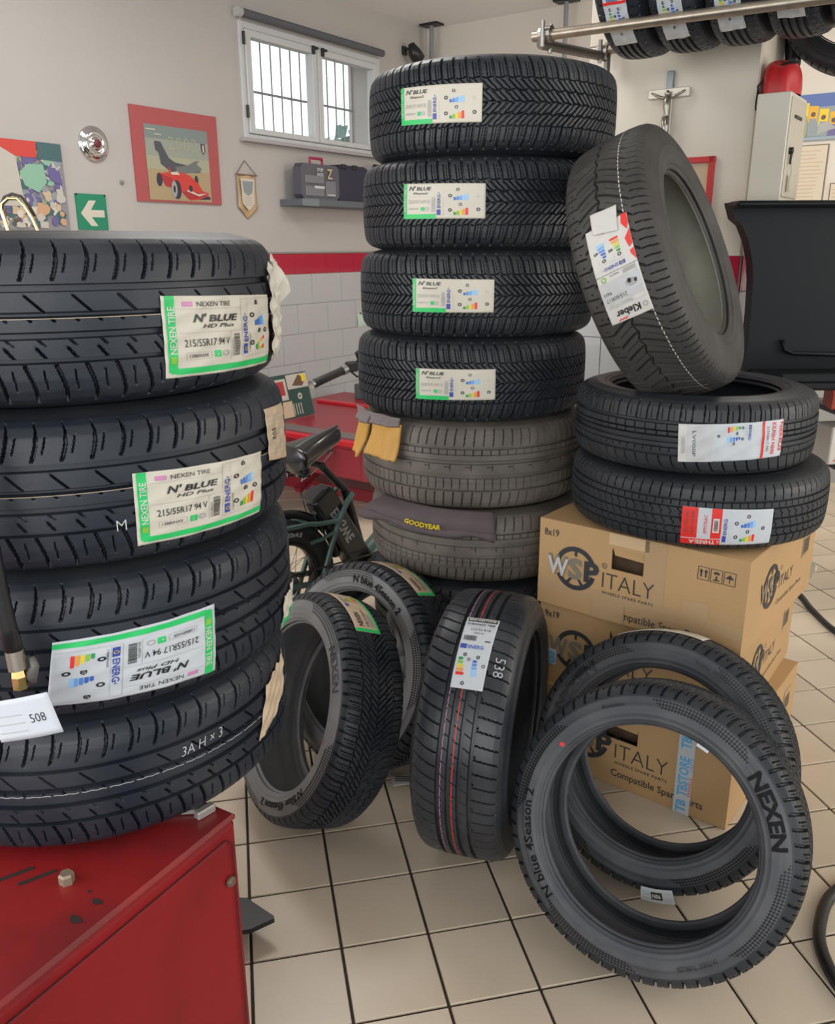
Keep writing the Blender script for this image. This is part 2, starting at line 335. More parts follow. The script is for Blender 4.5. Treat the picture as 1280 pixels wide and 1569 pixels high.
def lab_r1(pr):            # 165 x 68
    pr.rect(0, 0, 70, 11, 'red', 1); pr.rect(0, 12.5, 28, 68, 'red', 1); pr.rect(52, 12.5, 70, 68, 'red', 1); pr.rect(55, 24, 66, 50, 'white', 2); bars(pr, 57, 27, 7, 20, 'black', vert=False, lay=3)
    pr.text('THREE-A', 61, 9, 7, 'white', w=46, rot=180, bold=.03, lay=3); pr.text('A', 69, 9, 6, 'white', rot=180, lay=3); pr.text('EFFITRAC', 45, 22, 6, 'red', w=34, rot=90, bold=.01)
    pr.text('195/75R16C', 12, 18, 6, 'brown', w=44, rot=90, lay=3); pr.text('107/105R', 22, 18, 6, 'brown', w=44, rot=90, lay=3)
    pr.rect(73, 6, 80, 18, 'blue'); pr.text('ENERG', 80, 20, 6, 'blue', w=30, rot=90, bold=.02); pr.rect(85, 6, 85.4, 40, 'lgrey')
    for i, k in enumerate(('dgreen', 'lgreen', 'yellow', 'orange', 'red')):
        x = 105+i*5.6; h = 6+i*2; pr.poly([(x, 7), (x+4.6, 7), (x+4.6, 7+h-1), (x+2.3, 7+h), (x, 7+h-1)], k)
    for i, k in enumerate(('b1', 'b1', 'b2', 'b3', 'b4')):
        x = 105+i*5.6; h = 6+i*2; pr.poly([(x, 34), (x+4.6, 34), (x+4.6, 34+h-1), (x+2.3, 34+h), (x, 34+h-1)], k)
    for x, y in ((97, 16), (97, 42), (147, 32)): pr.ring(x, y, 1.8, 3.6, 'black', n=12)
    for x, y in ((118, 26), (118, 55)): pr.ring(x, y, 2, 3.8, 'black', n=6)
def lab_bridge(pr):        # 75 x 190
    pr.rect(4, 176, 72, 187, 'black'); pr.text('BRIDGESTONE', 7, 178.5, 6.5, 'white', w=62, bold=.03, lay=3); pr.text('TURANZA T005', 4, 165, 6, 'black', w=66, bold=.02, shear=.2)
    pr.rect(3, 160, 70, 160.8, 'grey'); pr.text('215/50 R18', 16, 148, 7, 'black', w=46); pr.text('92W XL', 26, 138, 5.5, 'black', w=24)
    bars(pr, 6, 118, 30, 14, 'black'); pr.rect(56, 118, 69, 121, 'black'); pr.text('ENERG', 21, 97, 9, 'b1', w=36, bold=.02); pr.rect(3, 96, 18, 108, 'blue')
    T = lambda p: None
    for i, k in enumerate(('dgreen', 'lgreen', 'yellow', 'orange', 'red')):
        y = 66-i*9; L = 9+i*2; pr.poly([(6, y), (6+L, y), (6+L+2.5, y+3.5), (6+L, y+7), (6, y+7)], k)
    for i, k in enumerate(('b1', 'b2', 'b3', 'b4', 'b4')):
        y = 62-i*8; L = 8+i*1.5; pr.poly([(40, y), (40+L, y), (40+L+2.5, y+3), (40+L, y+6), (40, y+6)], k)
    for x, y in ((19, 80), (50, 76), (26, 12)): pr.ring(x, y, 2, 4.4, 'black', n=14)
    for x, y in ((30, 69), (66, 56)): pr.ring(x, y, 2.6, 4.4, 'black', n=6)
def lab_nexen_strip(pr):   # 160 x 70, seen at a slant on top of the all-season tyres
    pr.rect(0, 0, 160, 6, 'green'); pr.rect(0, 0, 8, 70, 'green'); pr.text('NEXEN', 14, 42, 14, 'black', w=40, bold=.02, rot=0); pr.text("N'BLUE 4Season", 14, 26, 8, 'black', w=52, shear=.2)
    bars(pr, 14, 10, 40, 12, 'grey'); pr.rect(72, 6, 72.6, 66, 'grey'); pr.rect(76, 52, 86, 62, 'blue'); pr.text('ENERG', 88, 53, 8, 'blue', w=30)
    for i, k in enumerate(('dgreen', 'lgreen', 'yellow', 'orange', 'red')): pr.rect(100, 42-i*7, 112+i*4, 47-i*7, k)
    for y in (46, 40, 34, 28, 22): pr.rect(130, y, 152, y+1.4, 'grey')
def lab_plain(pr):
    for y in np.arange(12, 88, 9): pr.rect(10, y, 10+rng.uniform(40, 80), y+1.4, 'grey')
def lab_505(pr):           # 100 x 100
    lab_plain(pr); pr.text('505', 34, 40, 16, 'black', w=22, rot=90)
# ---------------------------------------------------------------- tyres
def half_profile(R, W, r0):
    h = W/2; H = R-r0
    P = [(0, R), (.25*h, R-.0003), (.45*h, R-.0012), (.62*h, R-.003), (.75*h, R-.0065), (.85*h, R-.0145), (.915*h, R-.026), (.96*h, R-.043), (.985*h, R-.38*H-.01),
         (1.0*h, R-.55*H), (.985*h, r0+.28*H), (.93*h, r0+.15*H), (.90*h, r0+.09*H), (.865*h, r0+.05*H), (.83*h, r0+.015), (.80*h, r0+.003), (.75*h, r0), (.70*h, r0+.005),
         (.71*h, r0+.02), (.80*h, r0+.30*H), (.86*h, r0+.5*H), (.83*h, R-.052), (.70*h, R-.027), (.48*h, R-.018), (.2*h, R-.0155), (0, R-.015)]
    P = np.array(P); s = np.r_[0, np.cumsum(np.hypot(*np.diff(P, axis=0).T))]
    ss = np.arange(0, s[-1], .0005); Q = np.stack([np.interp(ss, s, P[:, 0]), np.interp(ss, s, P[:, 1])], -1)
    k = np.exp(-np.linspace(-2, 2, 21)**2); k /= k.sum()
    pad = 10; Qp = np.vstack([np.stack([-Q[pad:0:-1, 0], Q[pad:0:-1, 1]], -1), Q, np.stack([-Q[-2:-pad-2:-1, 0], Q[-2:-pad-2:-1, 1]], -1)])
    Q = np.stack([np.convolve(Qp[:, i], k, 'valid') for i in (0, 1)], -1)
    ss = np.r_[0, np.cumsum(np.hypot(*np.diff(Q, axis=0).T))]
    return ss, Q
def band(x, w, e=.0005): return np.clip((w/2-np.abs(x))/e+.5, 0, 1)
def pw(x, P): return (x+P/2) % P-P/2
def box01(x, a, b, e=.001): return np.clip((x-a)/e+.5, 0, 1)*np.clip((b-x)/e+.5, 0, 1)
def tri(x): return np.abs((x % 1)-.5)*2
def mx(*a):
    r = a[0]
    for b in a[1:]: r = np.maximum(r, b)
    return r
# every pattern: u along the circumference, v across (metres), T half tread width, P pitch -> groove depth 0..1
def pat_hd(u, v, T, P):       # asymmetric summer tread with four long grooves
    t = v/T; e = .0012
    g = mx(band(v-.50*T, .0085), band(v-.13*T, .0055), band(v+.16*T, .0075), band(v+.52*T, .0055))
    sh = band(pw(u-.012*np.sin((t-.5)*3.2)-.004, P), .0042*np.clip((1.25-np.abs(t))/.3, .3, 1))*box01(t, .62, 1.22, .05)
    sh2 = band(pw(u+P/2-.010*np.sin((t-.6)*3), P), .0016)*box01(t, .72, .98, .03)*.5
    sl = band(pw(u+.010*np.sin((t+.55)*3.2), P), .0042)*box01(t, -1.22, -.58, .04); sl2 = band(pw(u+P/2+.006*t, P), .0016)*box01(t, -.95, -.66, .03)*.5
    r1 = band(pw(u+.055*(v-.32*T)/.055, P*1.5), .0028+.0001*0)*box01(t, .15, .40, .03)*.75
    r2 = band(pw(u+.9*v, P*.75), .0026)*box01(t, .04, .13, .02)*.8
    r3 = band(pw(u+.75*v+.004, P*1.0), .0030)*box01(t, -.50, -.33, .04)*.8; r4 = band(pw(u+1.1*v, P*1.0), .0022)*box01(t, -.30, -.17, .03)*.45
    return mx(g, sh, sh2, sl, sl2, r1, r2, r3, r4)
def pat_4s(u, v, T, P):       # all-season arrow tread
    a = np.abs(v); t = a/T; sd = np.sign(v)
    k = np.where(t < .55, a*1.05, .55*T*1.05+(a-.55*T)*.18)
    uu = u+k+np.where(v > 0, P*.25, -P*.25)
    main = band(pw(uu, P), .0058)*box01(t, -.1, 1.28, .02)
    sipe = band(pw(uu+P/2, P), .0020)*box01(t, .62, 1.05, .03)*.6; sipe1 = band(pw(uu+P*.27, P), .0013)*box01(t, .62, 1.0, .03)*.35
    mid = band(pw(uu+P/2, P), .0030)*box01(t, -.1, .60, .02)*.8
    cut = band(v-.004*(tri(u/P)-.5), .0030); 
    c2 = band(a-.30*T-.006*(tri(u/P+.2)-.5), .0028)*.8; c3 = band(a-.60*T-.003*(tri(u/P)-.5), .0026)*.8
    return mx(main, sipe, sipe1, mid, cut, c2, c3)
def pat_used(u, v, T, P):
    t = v/T
    g = mx(band(v-.60*T, .0055), band(v-.20*T, .010), band(v+.20*T, .0105), band(v+.60*T, .0065))
    sh = band(pw(u-.010*(np.abs(t)-.6)*np.sign(v), P), .0030)*box01(np.abs(t), .68, 1.22, .04)
    tk = band(pw(u, P*.9), .0020)*box01(t, .40, .56, .02)*.9; tk2 = band(pw(u+.4*(t+.4)**2*.01*10, P*.85), .0018)*box01(t, -.58, -.24, .02)*.7
    bl = mx(band(pw(u, P*2.2), .0016)*box01(t, -.02, .16, .01), band(v-.08*T, .0012)*box01(pw(u, P*2.2), -.016, .002))*.6
    ln = band(v-.42*T, .0010)*.5; l2 = band(v+.40*T, .0010)*.4
    return mx(g, sh, tk, tk2, bl, ln, l2)
def pat_bs(u, v, T, P):
    t = v/T; q = np.clip((np.abs(t)-.42)/.75, 0, 1)
    g = mx(band(v+.40*T, .0085), band(v+.13*T, .0075), band(v-.15*T, .0075), band(v-.43*T, .0085))
    s1 = band(pw(u+.030*q**1.5*1.0, P), .0034)*box01(t, -1.15, -.47, .05); s2 = band(pw(u-.010*(q**1.2), P), .0030)*box01(t, .50, 1.12, .04)
    r = band(pw(u-.55*v, P), .0013)*box01(t, -.37, .40, .02)*.6
    nt = band(pw(u-.55*v, P*2), .0045)*box01(t, .44, .53, .01)
    return mx(g, s1, s2, r, nt)
def pat_kl(u, v, T, P):
    t = v/T; a = np.abs(t+.12)
    k = .055*a**1.25
    m = band(pw(u-k+np.where(t > -.12, P*.5, 0), P), .0056*np.clip(1.25-a*.5, .5, 1))*box01(np.abs(t), -1, .70, .04)
    s = band(pw(u-k+np.where(t > -.12, P*.5, 0)+P/2, P), .0014)*.5*box01(np.abs(t), .1, .62, .03)
    sr = band(pw(u-.006*t, P*.5), .0026)*box01(t, .74, 1.2, .04)*.9; sl = band(pw(u-.004*t, P*.8), .0030)*box01(t, -1.2, -.72, .04)
    z = band(v+.12*T-.004*(tri(u/P)-.5)*2, .0035)*.9; dots = band(v+.86*T, .0035)*band(pw(u+P*.4, P*.8), .003)
    return mx(m, s, sr, sl, z, dots)
def pat_r2(u, v, T, P):
    t = v/T
    g = mx(band(v-.50*T, .0075), band(v-.06*T, .0030), band(v-.22*T, .0026), band(v+.10*T, .0075), band(v+.52*T, .0080), band(v+.30*T, .002))
    sh = band(pw(u-.003*t, P), .0030)*box01(t, .56, 1.2, .03); s2 = band(pw(u+P/2, P), .001)*box01(t, .6, .95, .03)*.5
    tk = band(pw(u, P), .0022)*box01(t, .25, .46, .01)*.8; tk2 = band(pw(u-.25*v, P), .0020)*box01(t, .08, .2, .01)*.7
    bl = band(pw(u+.010*t*t, P*.8), .0022)*box01(t, -.50, -.28, .01)*.6; lo = band(pw(u-.018*(t+.55)**2*3, P*1.1), .0028)*box01(t, -1.18, -.6, .04)
    return mx(g, sh, s2, tk, tk2, bl, lo)
def pat_r1(u, v, T, P):
    t = v/T
    g = mx(band(v-.58*T, .0040), band(v-.33*T, .0045), band(v+.04*T, .0040), band(v+.38*T, .0040), band(v+.66*T, .0035))
    sh = band(pw(u-.006*(t-.6), P), .0022)*box01(t, .64, 1.2, .03)*.9; a = band(pw(u, P*.8), .0016)*box01(t, .36, .56, .01)*.8
    z = .0035*np.where(tri(v/(.10*T)) > .5, 1, -1)
    b = band(pw(u+.3*v+.0025*np.sin(v/.0022), P*.9), .0018)*box01(t, -.35, .30, .02)*.9; c = band(pw(u+.3*v+.0025*np.sin(v/.0022), P*.9), .0018)*box01(t, -.64, -.40, .02)*.8
    lo = band(pw(u, P), .0028)*box01(t, -1.18, -.7, .04)
    return mx(g, sh, a, b, c, lo)
def pat_rib(u, v, T, P):
    t = v/T
    return mx(band(v-.48*T, .008), band(v-.15*T, .009), band(v+.18*T, .009), band(v+.5*T, .007), band(pw(u-.012*t, P), .0022)*box01(np.abs(t), .6, 1.15, .05))
KINDS = {}
def tyre_kind(key, R, W, r0, pat, npitch, rub, side, na=1100, dv=.0017, depth=.0085, liner=None):
    ss, Q = half_profile(R, W, r0); h = W/2; T = .78*h
    s_end = ss[np.argmax(Q[:, 0] > .925*h)]
    n = int(round(s_end/dv)); sv = np.linspace(-s_end, s_end, 2*n+1)
    X = np.sign(sv)*np.interp(np.abs(sv), ss, Q[:, 0]); Rr = np.interp(np.abs(sv), ss, Q[:, 1])
    dX = np.gradient(X, sv); dR = np.gradient(Rr, sv); nx, nr = -dR, dX; L = np.hypot(nx, nr); nx /= L; nr /= L
    th = np.arange(na)*2*np.pi/na; P = 2*np.pi*R/npitch
    U, V = np.meshgrid(th*R, sv, indexing='ij'); D = pat(U, V, T, P)*depth*np.clip((s_end-np.abs(V))/.004, 0, 1)
    rad = Rr[None]-D*nr[None]; ax = X[None]-D*nx[None]
    co = np.stack([rad*np.cos(th)[:, None], rad*np.sin(th)[:, None], ax], -1).reshape(-1, 3)
    m = len(sv); i, j = np.meshgrid(np.arange(na), np.arange(m-1), indexing='ij'); i2 = (i+1) % na
    q = np.stack([i*m+j, i2*m+j, i2*m+j+1, i*m+j+1], -1).reshape(-1, 4)
    tread = np_mesh(key+'_tread', co, q); tread.polygons.foreach_set('use_smooth', np.ones(len(q), bool)); tread.set_sharp_from_angle(angle=Rd(32))
    # casing: from tread edge round the bead, inner liner, to the other edge
    nc = 288; s2 = np.concatenate([np.arange(s_end-.001, ss[np.argmax((Q[:, 0] < .8*h) & (ss > s_end+.02))]+.03, .0022), np.arange(ss[np.argmax((Q[:, 0] < .8*h) & (ss > s_end+.02))]+.033, ss[-1], .006), [ss[-1]]])
    cx = np.interp(s2, ss, Q[:, 0]); cr = np.interp(s2, ss, Q[:, 1]); dx = np.gradient(cx, s2); dr = np.gradient(cr, s2); ox, orr = -dr, dx; L = np.hypot(ox, orr)+1e-9; ox /= L; orr /= L
    rho = (cr-r0)/(R-r0); outer = np.arange(len(s2)) < np.argmin(cr)
    rel = np.zeros(len(s2))
    for c0, w0, a0 in ((.86, .012, .0012), (.80, .010, .0008), (.47, .012, .0009), (.30, .012, .0008), (.17, .03, .0022), (.13, .008, -.0012)): rel += a0*np.exp(-((rho-c0)/w0)**2)
    rel *= outer; cx = cx+ox*rel; cr = cr+orr*rel
    cxx = np.r_[cx, -cx[::-1][1:]]; crr = np.r_[cr, cr[::-1][1:]]; rh = np.r_[np.where(outer, rho, 0), np.where(outer, rho, 0)[::-1][1:]]
    th2 = np.arange(nc)*2*np.pi/nc
    co2 = np.stack([crr[None]*np.cos(th2)[:, None], crr[None]*np.sin(th2)[:, None], np.broadcast_to(cxx, (nc, len(cxx)))], -1).reshape(-1, 3)
    m2 = len(cxx); i, j = np.meshgrid(np.arange(nc), np.arange(m2-1), indexing='ij'); i2 = (i+1) % nc
    q2 = np.stack([i*m2+j, i*m2+j+1, i2*m2+j+1, i2*m2+j], -1).reshape(-1, 4)
    uv = np.stack([np.stack([i/nc, rh[j]], -1), np.stack([i/nc, rh[j+1]], -1), np.stack([(i+1)/nc, rh[j+1]], -1), np.stack([(i+1)/nc, rh[j]], -1)], 2).reshape(-1, 2)
    casing = np_mesh(key+'_casing', co2, q2, uv); casing.polygons.foreach_set('use_smooth', np.ones(len(q2), bool))
    tread.materials.append(rub); casing.materials.append(side)
    if liner:
        casing.materials.append(liner); inner = ~(np.r_[outer, outer[::-1][1:]])
        casing.polygons.foreach_set('material_index', (inner[j] & (np.abs(cxx[j]) < .82*h)).astype(np.int32).ravel())
    ok = (ss > s_end) & (ss < ss[np.argmin(Q[:, 1])]); KINDS[key] = dict(R=R, W=W, r0=r0, tread=tread, casing=casing, ss=ss, Q=Q, s_end=s_end, side=(Q[ok][::-1, 1], Q[ok][::-1, 0]))
def frame_of(C, a, spin=0):
    a = Vector(a).normalized()
    if abs(a.z) > .99: X = Vector((1, 0, 0)); Y = Vector((0, 1, 0)); a = Vector((0, 0, 1))
    else: X = Vector((0, 0, 1)).cross(a).normalized(); Y = a.cross(X)
    return Matrix(((X.x, Y.x, a.x, C[0]), (X.y, Y.y, a.y, C[1]), (X.z, Y.z, a.z, C[2]), (0, 0, 0, 1)))
def tyre(kind, C, a, label, group=None, spin=0, side=None):
    K = KINDS[kind]; M = frame_of(C, a); e = empty('tyre', M, label, 'tyre', group); e['k'] = kind
    for nm in ('casing', 'tread'):
        o = bpy.data.objects.new(nm, K[nm]); COL.objects.link(o); o.parent = e; o.rotation_euler = (0, 0, spin)
        if side and nm == 'casing': o.material_slots[0].link = 'OBJECT'; o.material_slots[0].material = side
    return e
def treadmap(e, quad, W, H, off=.0012, wr=0, seed=0):
    """label units -> tread surface; quad = (theta, v) of the label's BL, BR, TR, TL"""
    K = KINDS[e['k']]; q = np.array(quad, float); R = K['R']; ss, Q = K['ss'], K['Q']; ph = np.random.default_rng(seed).uniform(0, 6, 6)
    xs, rs = Q[:, 0], Q[:, 1]; hv = K['W']/2; ok = ss <= K['s_end']+.02
    def f(co, o):
        s = co[:, 0]/W; t = co[:, 1]/H
        P = (1-s)[:, None]*(1-t)[:, None]*q[0]+s[:, None]*(1-t)[:, None]*q[1]+s[:, None]*t[:, None]*q[2]+(1-s)[:, None]*t[:, None]*q[3]
        th, v = P[:, 0], P[:, 1]; r = np.interp(np.abs(v), xs[ok], rs[ok])+off+o
        if wr:
            x, y = s*W/1000*1.0, t*H/1000
            r = r+wr*(np.sin(90*x+ph[0]+40*y)*np.sin(70*y+ph[1]+50*x)*.6+np.abs(np.sin(60*x-110*y+ph[2]))**3*.9+.3*np.sin(230*x+ph[3]))
        return np.stack([r*np.cos(th), r*np.sin(th), v], -1)
    return f
def sticker(e, quad, W, H, content, paper='cream', wr=0, seed=0, off=.0016, outline=None, rough=.42, label=None, name='label'):
    mp = treadmap(e, quad, W, H, off, wr, seed); st = 2.6
    if outline is None:
        nx, ny = int(W/st), int(H/st); X, Y = np.meshgrid(np.linspace(0, W, nx+1), np.linspace(0, H, ny+1)); c = min(5, W*.05)
        x, y = X.ravel().copy(), Y.ravel().copy()
        cut = c*.7; dx = np.minimum(x, W-x); dy = np.minimum(y, H-y)
        co = np.stack([x, y], -1)
    else:
        nx, ny = 40, 40; lo, hi = outline; X, Y = np.meshgrid(np.linspace(0, 1, nx+1), np.linspace(0, 1, ny+1))
        l = np.interp(X.ravel(), *lo); h = np.interp(X.ravel(), *hi); co = np.stack([X.ravel()*W, (l+(h-l)*Y.ravel())*H], -1)
    P = mp(co, np.zeros(len(co)))
    me = bpy.data.meshes.new(name); me.from_pydata(P.tolist(), [], [(j*(nx+1)+i, j*(nx+1)+i+1, (j+1)*(nx+1)+i+1, (j+1)*(nx+1)+i) for j in range(ny) for i in range(nx)])
    o = link(name, me, mat('sticker_paper_'+paper, INK[paper], rough), e, True)
    md = o.modifiers.new('thickness', 'SOLIDIFY'); md.thickness = .0009; md.offset = -1
    if label: o['label'] = label
    if content:
        pr = PR(); content(pr); pr.build('print', mp, o, lz=.0006)
    return o
def side_text(e, text, sgn, ang, rad, size, m=LETTER, width=None, flip=False, bold=.02, shear=0, name='lettering', out=.0016):
    """raised lettering on the side wall. ang = centre angle, rad = base radius, size = letter height, reading direction by flip"""
    K = KINDS[e['k']]; pr = PR(); pr.fine = .004; pr.text(text, 0, 0, size, 'black', w=width, bold=bold, shear=shear, center=True, lay=0)
    rs, xs = K['side']; dr = -1 if flip else 1; dirn = dr*sgn*-1*-1
    def mp(co, o):
        rr = rad+(co[:, 1] if not flip else -co[:, 1]); th = ang+(-1 if sgn > 0 else 1)*(co[:, 0] if not flip else -co[:, 0])/(rad+size/2)
        ax = sgn*(np.interp(rr, rs, xs)+out); return np.stack([rr*np.cos(th), rr*np.sin(th), ax], -1)
    o = pr.build(name, mp, e, mats=[m]); return o
def side_dot(e, sgn, ang, rad, r, key='red', name='paint_dot'):
    K = KINDS[e['k']]; pr = PR(); pr.circ(0, 0, r, key, 0); rs, xs = K['side']
    mp = lambda co, o: np.stack([(rad+co[:, 1])*np.cos(ang+co[:, 0]/rad), (rad+co[:, 1])*np.sin(ang+co[:, 0]/rad), sgn*(np.interp(rad+co[:, 1], rs, xs)+.0012)], -1)
    return pr.build(name, mp, e)
def ring_line(e, v, w, key, a0=0, a1=2*math.pi, dash=None, name='mould_line'):
    K = KINDS[e['k']]; n = 500; vs = []; fs = []
    r = lambda x: np.interp(abs(x), K['Q'][:200, 0], K['Q'][:200, 1])+.0004
    for i in range(n+1):
        t = a0+(a1-a0)*i/n
        for s in (-1, 1): x = v+s*w/2+ (.0006*math.sin(i*1.7) if dash else 0); vs.append((r(x)*math.cos(t), r(x)*math.sin(t), x))
    for i in range(n):
        if dash and (i % dash == 0): continue
        fs.append((2*i, 2*i+2, 2*i+3, 2*i+1))
    me = bpy.data.meshes.new(name); me.from_pydata(vs, [], fs); return link(name, me, ink(key, .6), e)
tyre_kind('hd', .334, .219, .216, pat_hd, 58, RUB_N, RUB_G, na=1500, dv=.0014)
tyre_kind('fs_big', .356, .238, .243, pat_4s, 66, RUB_C, RUB_G, na=1500, dv=.0016)
tyre_kind('fs', .31, .195, .218, pat_4s, 64, RUB_C, RUB_S, na=1300, dv=.0016)
tyre_kind('used', .356, .262, .243, pat_used, 80, RUB_B, RUB_B, na=1500, dv=.0016, depth=.008)
tyre_kind('used2', .356, .226, .243, pat_used, 80, RUB_B, RUB_B, na=1500, dv=.0016, depth=.008)
tyre_kind('turning', .334, .23, .236, pat_bs, 66, RUB_BS, RUB_G, na=1200, dv=.0017)
tyre_kind('base', .350, .262, .243, pat_rib, 64, RUB_C, RUB_G, na=600, dv=.0024)
tyre_kind('winter', .345, .225, .208, pat_kl, 54, RUB_K, RUB_K, na=1400, dv=.0016, depth=.0085, liner=LINER_K)
tyre_kind('city', .3155, .195, .212, pat_r2, 72, RUB_G, RUB_N, na=1400, dv=.0015, depth=.008)
tyre_kind('van', .343, .185, .21, pat_r1, 84, RUB_G, RUB_G, na=1400, dv=.0015, depth=.0075)
tyre_kind('rack', .30, .17, .205, pat_rib, 64, RUB_N, RUB_G, na=480, dv=.0024)
PI = math.pi
E_ = []
# --- left stack on the red machine
GL = 'stack of summer tyres on the red machine'
LS = [((-.561, 1.359, 1.413), 'black summer tyre topmost of the stack on the red machine', .3), ((-.554, 1.359, 1.192), 'black summer tyre second from the top on the red machine', 1.1),
      ((-.558, 1.359, .972), 'black summer tyre third down on the red machine with an upside-down sticker', 2.0), ((-.576, 1.359, .752), 'black summer tyre lowest on the red machine with chalk marks', 2.9)]
L = [tyre('hd', c, (0, 0, 1), l, GL, s) for c, l, s in LS]
sticker(L[0], [(-.8084, -.0772), (-.1095, -.0817), (-.1066, .0207), (-.8093, .0298)], 155, 115, lab_nexen_big, 'cream', .0010, 1)
sticker(L[1], [(-1.0166, -.0759), (-.3572, -.0793), (-.3331, .015), (-1.0108, .0262)], 155, 115, lab_nexen_big, 'cream', .0010, 2)
sticker(L[2], [(-.6937, .03), (-1.3721, .0238), (-1.4321, -.0731), (-.7079, -.0788)], 155, 115, lab_nexen_big, 'cold', .0008, 3)
jag = lambda seed, a: (np.linspace(0, 1, 14), a+np.random.default_rng(seed).uniform(-.05, .05, 14))
sticker(L[0], [(-.10, -.085), (.16, -.08), (.16, .085), (-.10, .08)], 100, 160, None, 'cream', .004, 5, .006, (jag(1, .05), jag(2, .9)), label='torn wrinkled sticker at the tyre edge')
sticker(L[1], [(-.27, -.005), (.0, -.02), (.0, .07), (-.27, .075)], 100, 100, lab_505, 'tan', .0012, 6, .003, label='small tan sticker with handwritten number')
sticker(L[2], [(-.16, -.09), (.05, -.08), (.05, -.02), (-.16, -.03)], 100, 60, lambda p: p.rect(0, 0, 100, 16, 'green'), 'cream', .002, 7, .004, (jag(3, .05), jag(4, .92)), label='green and cream sticker on the tyre edge')
sticker(L[3], [(-.42, -.055), (-.10, -.005), (-.02, .085), (-.28, .07)], 100, 90, None, 'tan', .002, 8, .004, (jag(5, .12), jag(6, .85)), label='torn brown paper sticker')
pr = PR(); pr.text('3A H × 3', 0, 0, 22, 'lgrey', w=110, bold=-.012, shear=.2)
pr.build('chalk_mark', treadmap(L[3], [(-.86, .016), (-.64, .020), (-.64, .041), (-.86, .036)], 110, 28, .0008), L[3])
pr = PR(); pr.text('M', 0, 0, 14, 'lgrey', bold=-.012); pr.build('chalk_mark', treadmap(L[1], [(-1.09, -.05), (-1.04, -.05), (-1.04, -.03), (-1.09, -.03)], 16, 18, .0008), L[1])
for e in L[:2]: ring_line(e, .085*.13-.004, .0008, 'tan')
ring_line(L[3], .085*.13-.008, .0009, 'lgrey', dash=9)
# --- centre stack
GC = 'tall centre stack of tyres'
CS = [('fs_big', (.221, 2.688, 1.851), 'all-season tyre topmost of the tall centre stack'), ('fs_big', (.198, 2.688, 1.613), 'all-season tyre second from the top of the centre stack'),
      ('fs_big', (.185, 2.688, 1.376), 'all-season tyre third down the centre stack'), ('fs_big', (.171, 2.688, 1.141), 'all-season tyre fourth down, just above the yellow gloves'),
      ('used', (.179, 2.688, .893), 'used brownish ribbed tyre under the yellow gloves'), ('used2', (.205, 2.688, .645), 'used brownish ribbed tyre below the dark cloth'),
      ('base', (.20, 2.70, .3925), 'plain black tyre second from the floor in the centre stack'), ('base', (.20, 2.70, .131), 'plain black tyre on the floor at the base of the centre stack')]
Tc = [tyre(k, c, (0, 0, 1), l, GC, i*.9+.35) for i, (k, c, l) in enumerate(CS)]

for e, q, s in zip(Tc, ([(-2.3774, -.0421), (-1.7207, -.0476), (-1.7189, .0427), (-2.3808, .0476)], [(-2.2738, -.0385), (-1.6184, -.0406), (-1.6184, .0456), (-2.2708, .0503)],
                    [(-2.1493, -.0441), (-1.5065, -.0434), (-1.5056, .0428), (-2.1493, .0449)], [(-2.0795, -.0481), (-1.4387, -.0456), (-1.4397, .0395), (-2.0781, .0378)]), (11, 12, 13, 14)):
    sticker(e, q, 125, 57, lab_nexen_small, 'cream', .0004, s)
# --- right stack on the boxes
R1 = tyre('van', (.787, 2.303, .8635), (0, 0, 1), 'van tyre with red and white sticker lying on the cardboard boxes', None, .4)
R2 = tyre('city', (.758, 2.296, 1.054), (0, 0, 1), 'car tyre with silver wrinkled sticker lying on the van tyre', None, .9)
sticker(R1, [(-1.9656, -.0707), (-1.3186, -.0663), (-1.3217, .0236), (-1.9688, .0276)], 165, 68, lab_r1, 'cold', .0002, 21)
sticker(R2, [(-1.9632, -.0554), (-1.1511, -.0423), (-1.159, .0489), (-1.9809, .0377)], 190, 68, lab_r2, 'cold', .0012, 22, rough=.3)
ring_line(R1, -.085, .0014, 'b1')
K_ = tyre('winter', (.636, 2.283, 1.448), (.791, -.479, .379), 'grey all-season tyre standing tilted in the hole of the tyre below', None, .2)
sticker(K_, [(2.8+2*PI, .0521), (2.824+2*PI, -.0512), (-2.8146+4*PI, -.0568), (-2.829+4*PI, .0472)][::1], 110, 245, lambda p: sub(p, 110, 245, 1, 1, 180, lambda q: sub(q, 0, 0, 1, 1, 0, lab_kleber)) if False else lab_kleber(p), 'white', .0007, 23)
sticker(K_, [(2.897+2*PI, .0255), (2.8615+2*PI, -.0331), (2.7194+2*PI, -.0314), (2.7258+2*PI, .0335)], 60, 45, lambda p: [p.rect(6, y, 54, y+.8, 'grey') for y in range(8, 42, 4)]+[p.rect(2, 42, 58, 44, 'black')], 'white', .0006, 24, .004)
ring_line(K_, .045, .0022, 'white', dash=3)
# --- leaning tyres on the floor
def ax(yaw, pit): y, p = Rd(yaw), Rd(pit); return (math.sin(y)*math.cos(p), math.cos(y)*math.cos(p), math.sin(p))
GF = 'all-season tyres leaning on the floor'
F4 = tyre('fs', (.509, 1.537, .309), ax(30.5, -21), 'all-season tyre leaning at front right with a red dot on its side', GF, .0)
F5 = tyre('fs', (.600, 1.800, .302), ax(33, -21), 'all-season tyre leaning on the cardboard boxes behind the front right tyre', GF, .5)
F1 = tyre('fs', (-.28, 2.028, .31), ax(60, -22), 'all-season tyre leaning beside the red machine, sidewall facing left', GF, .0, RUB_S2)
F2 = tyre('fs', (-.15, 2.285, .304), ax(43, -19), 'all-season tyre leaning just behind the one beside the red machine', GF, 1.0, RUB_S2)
F3 = tyre('turning', (.174, 1.92, .336), ax(107.7, -.4), 'black tyre standing upright with a red stripe round its tread', None, .1)
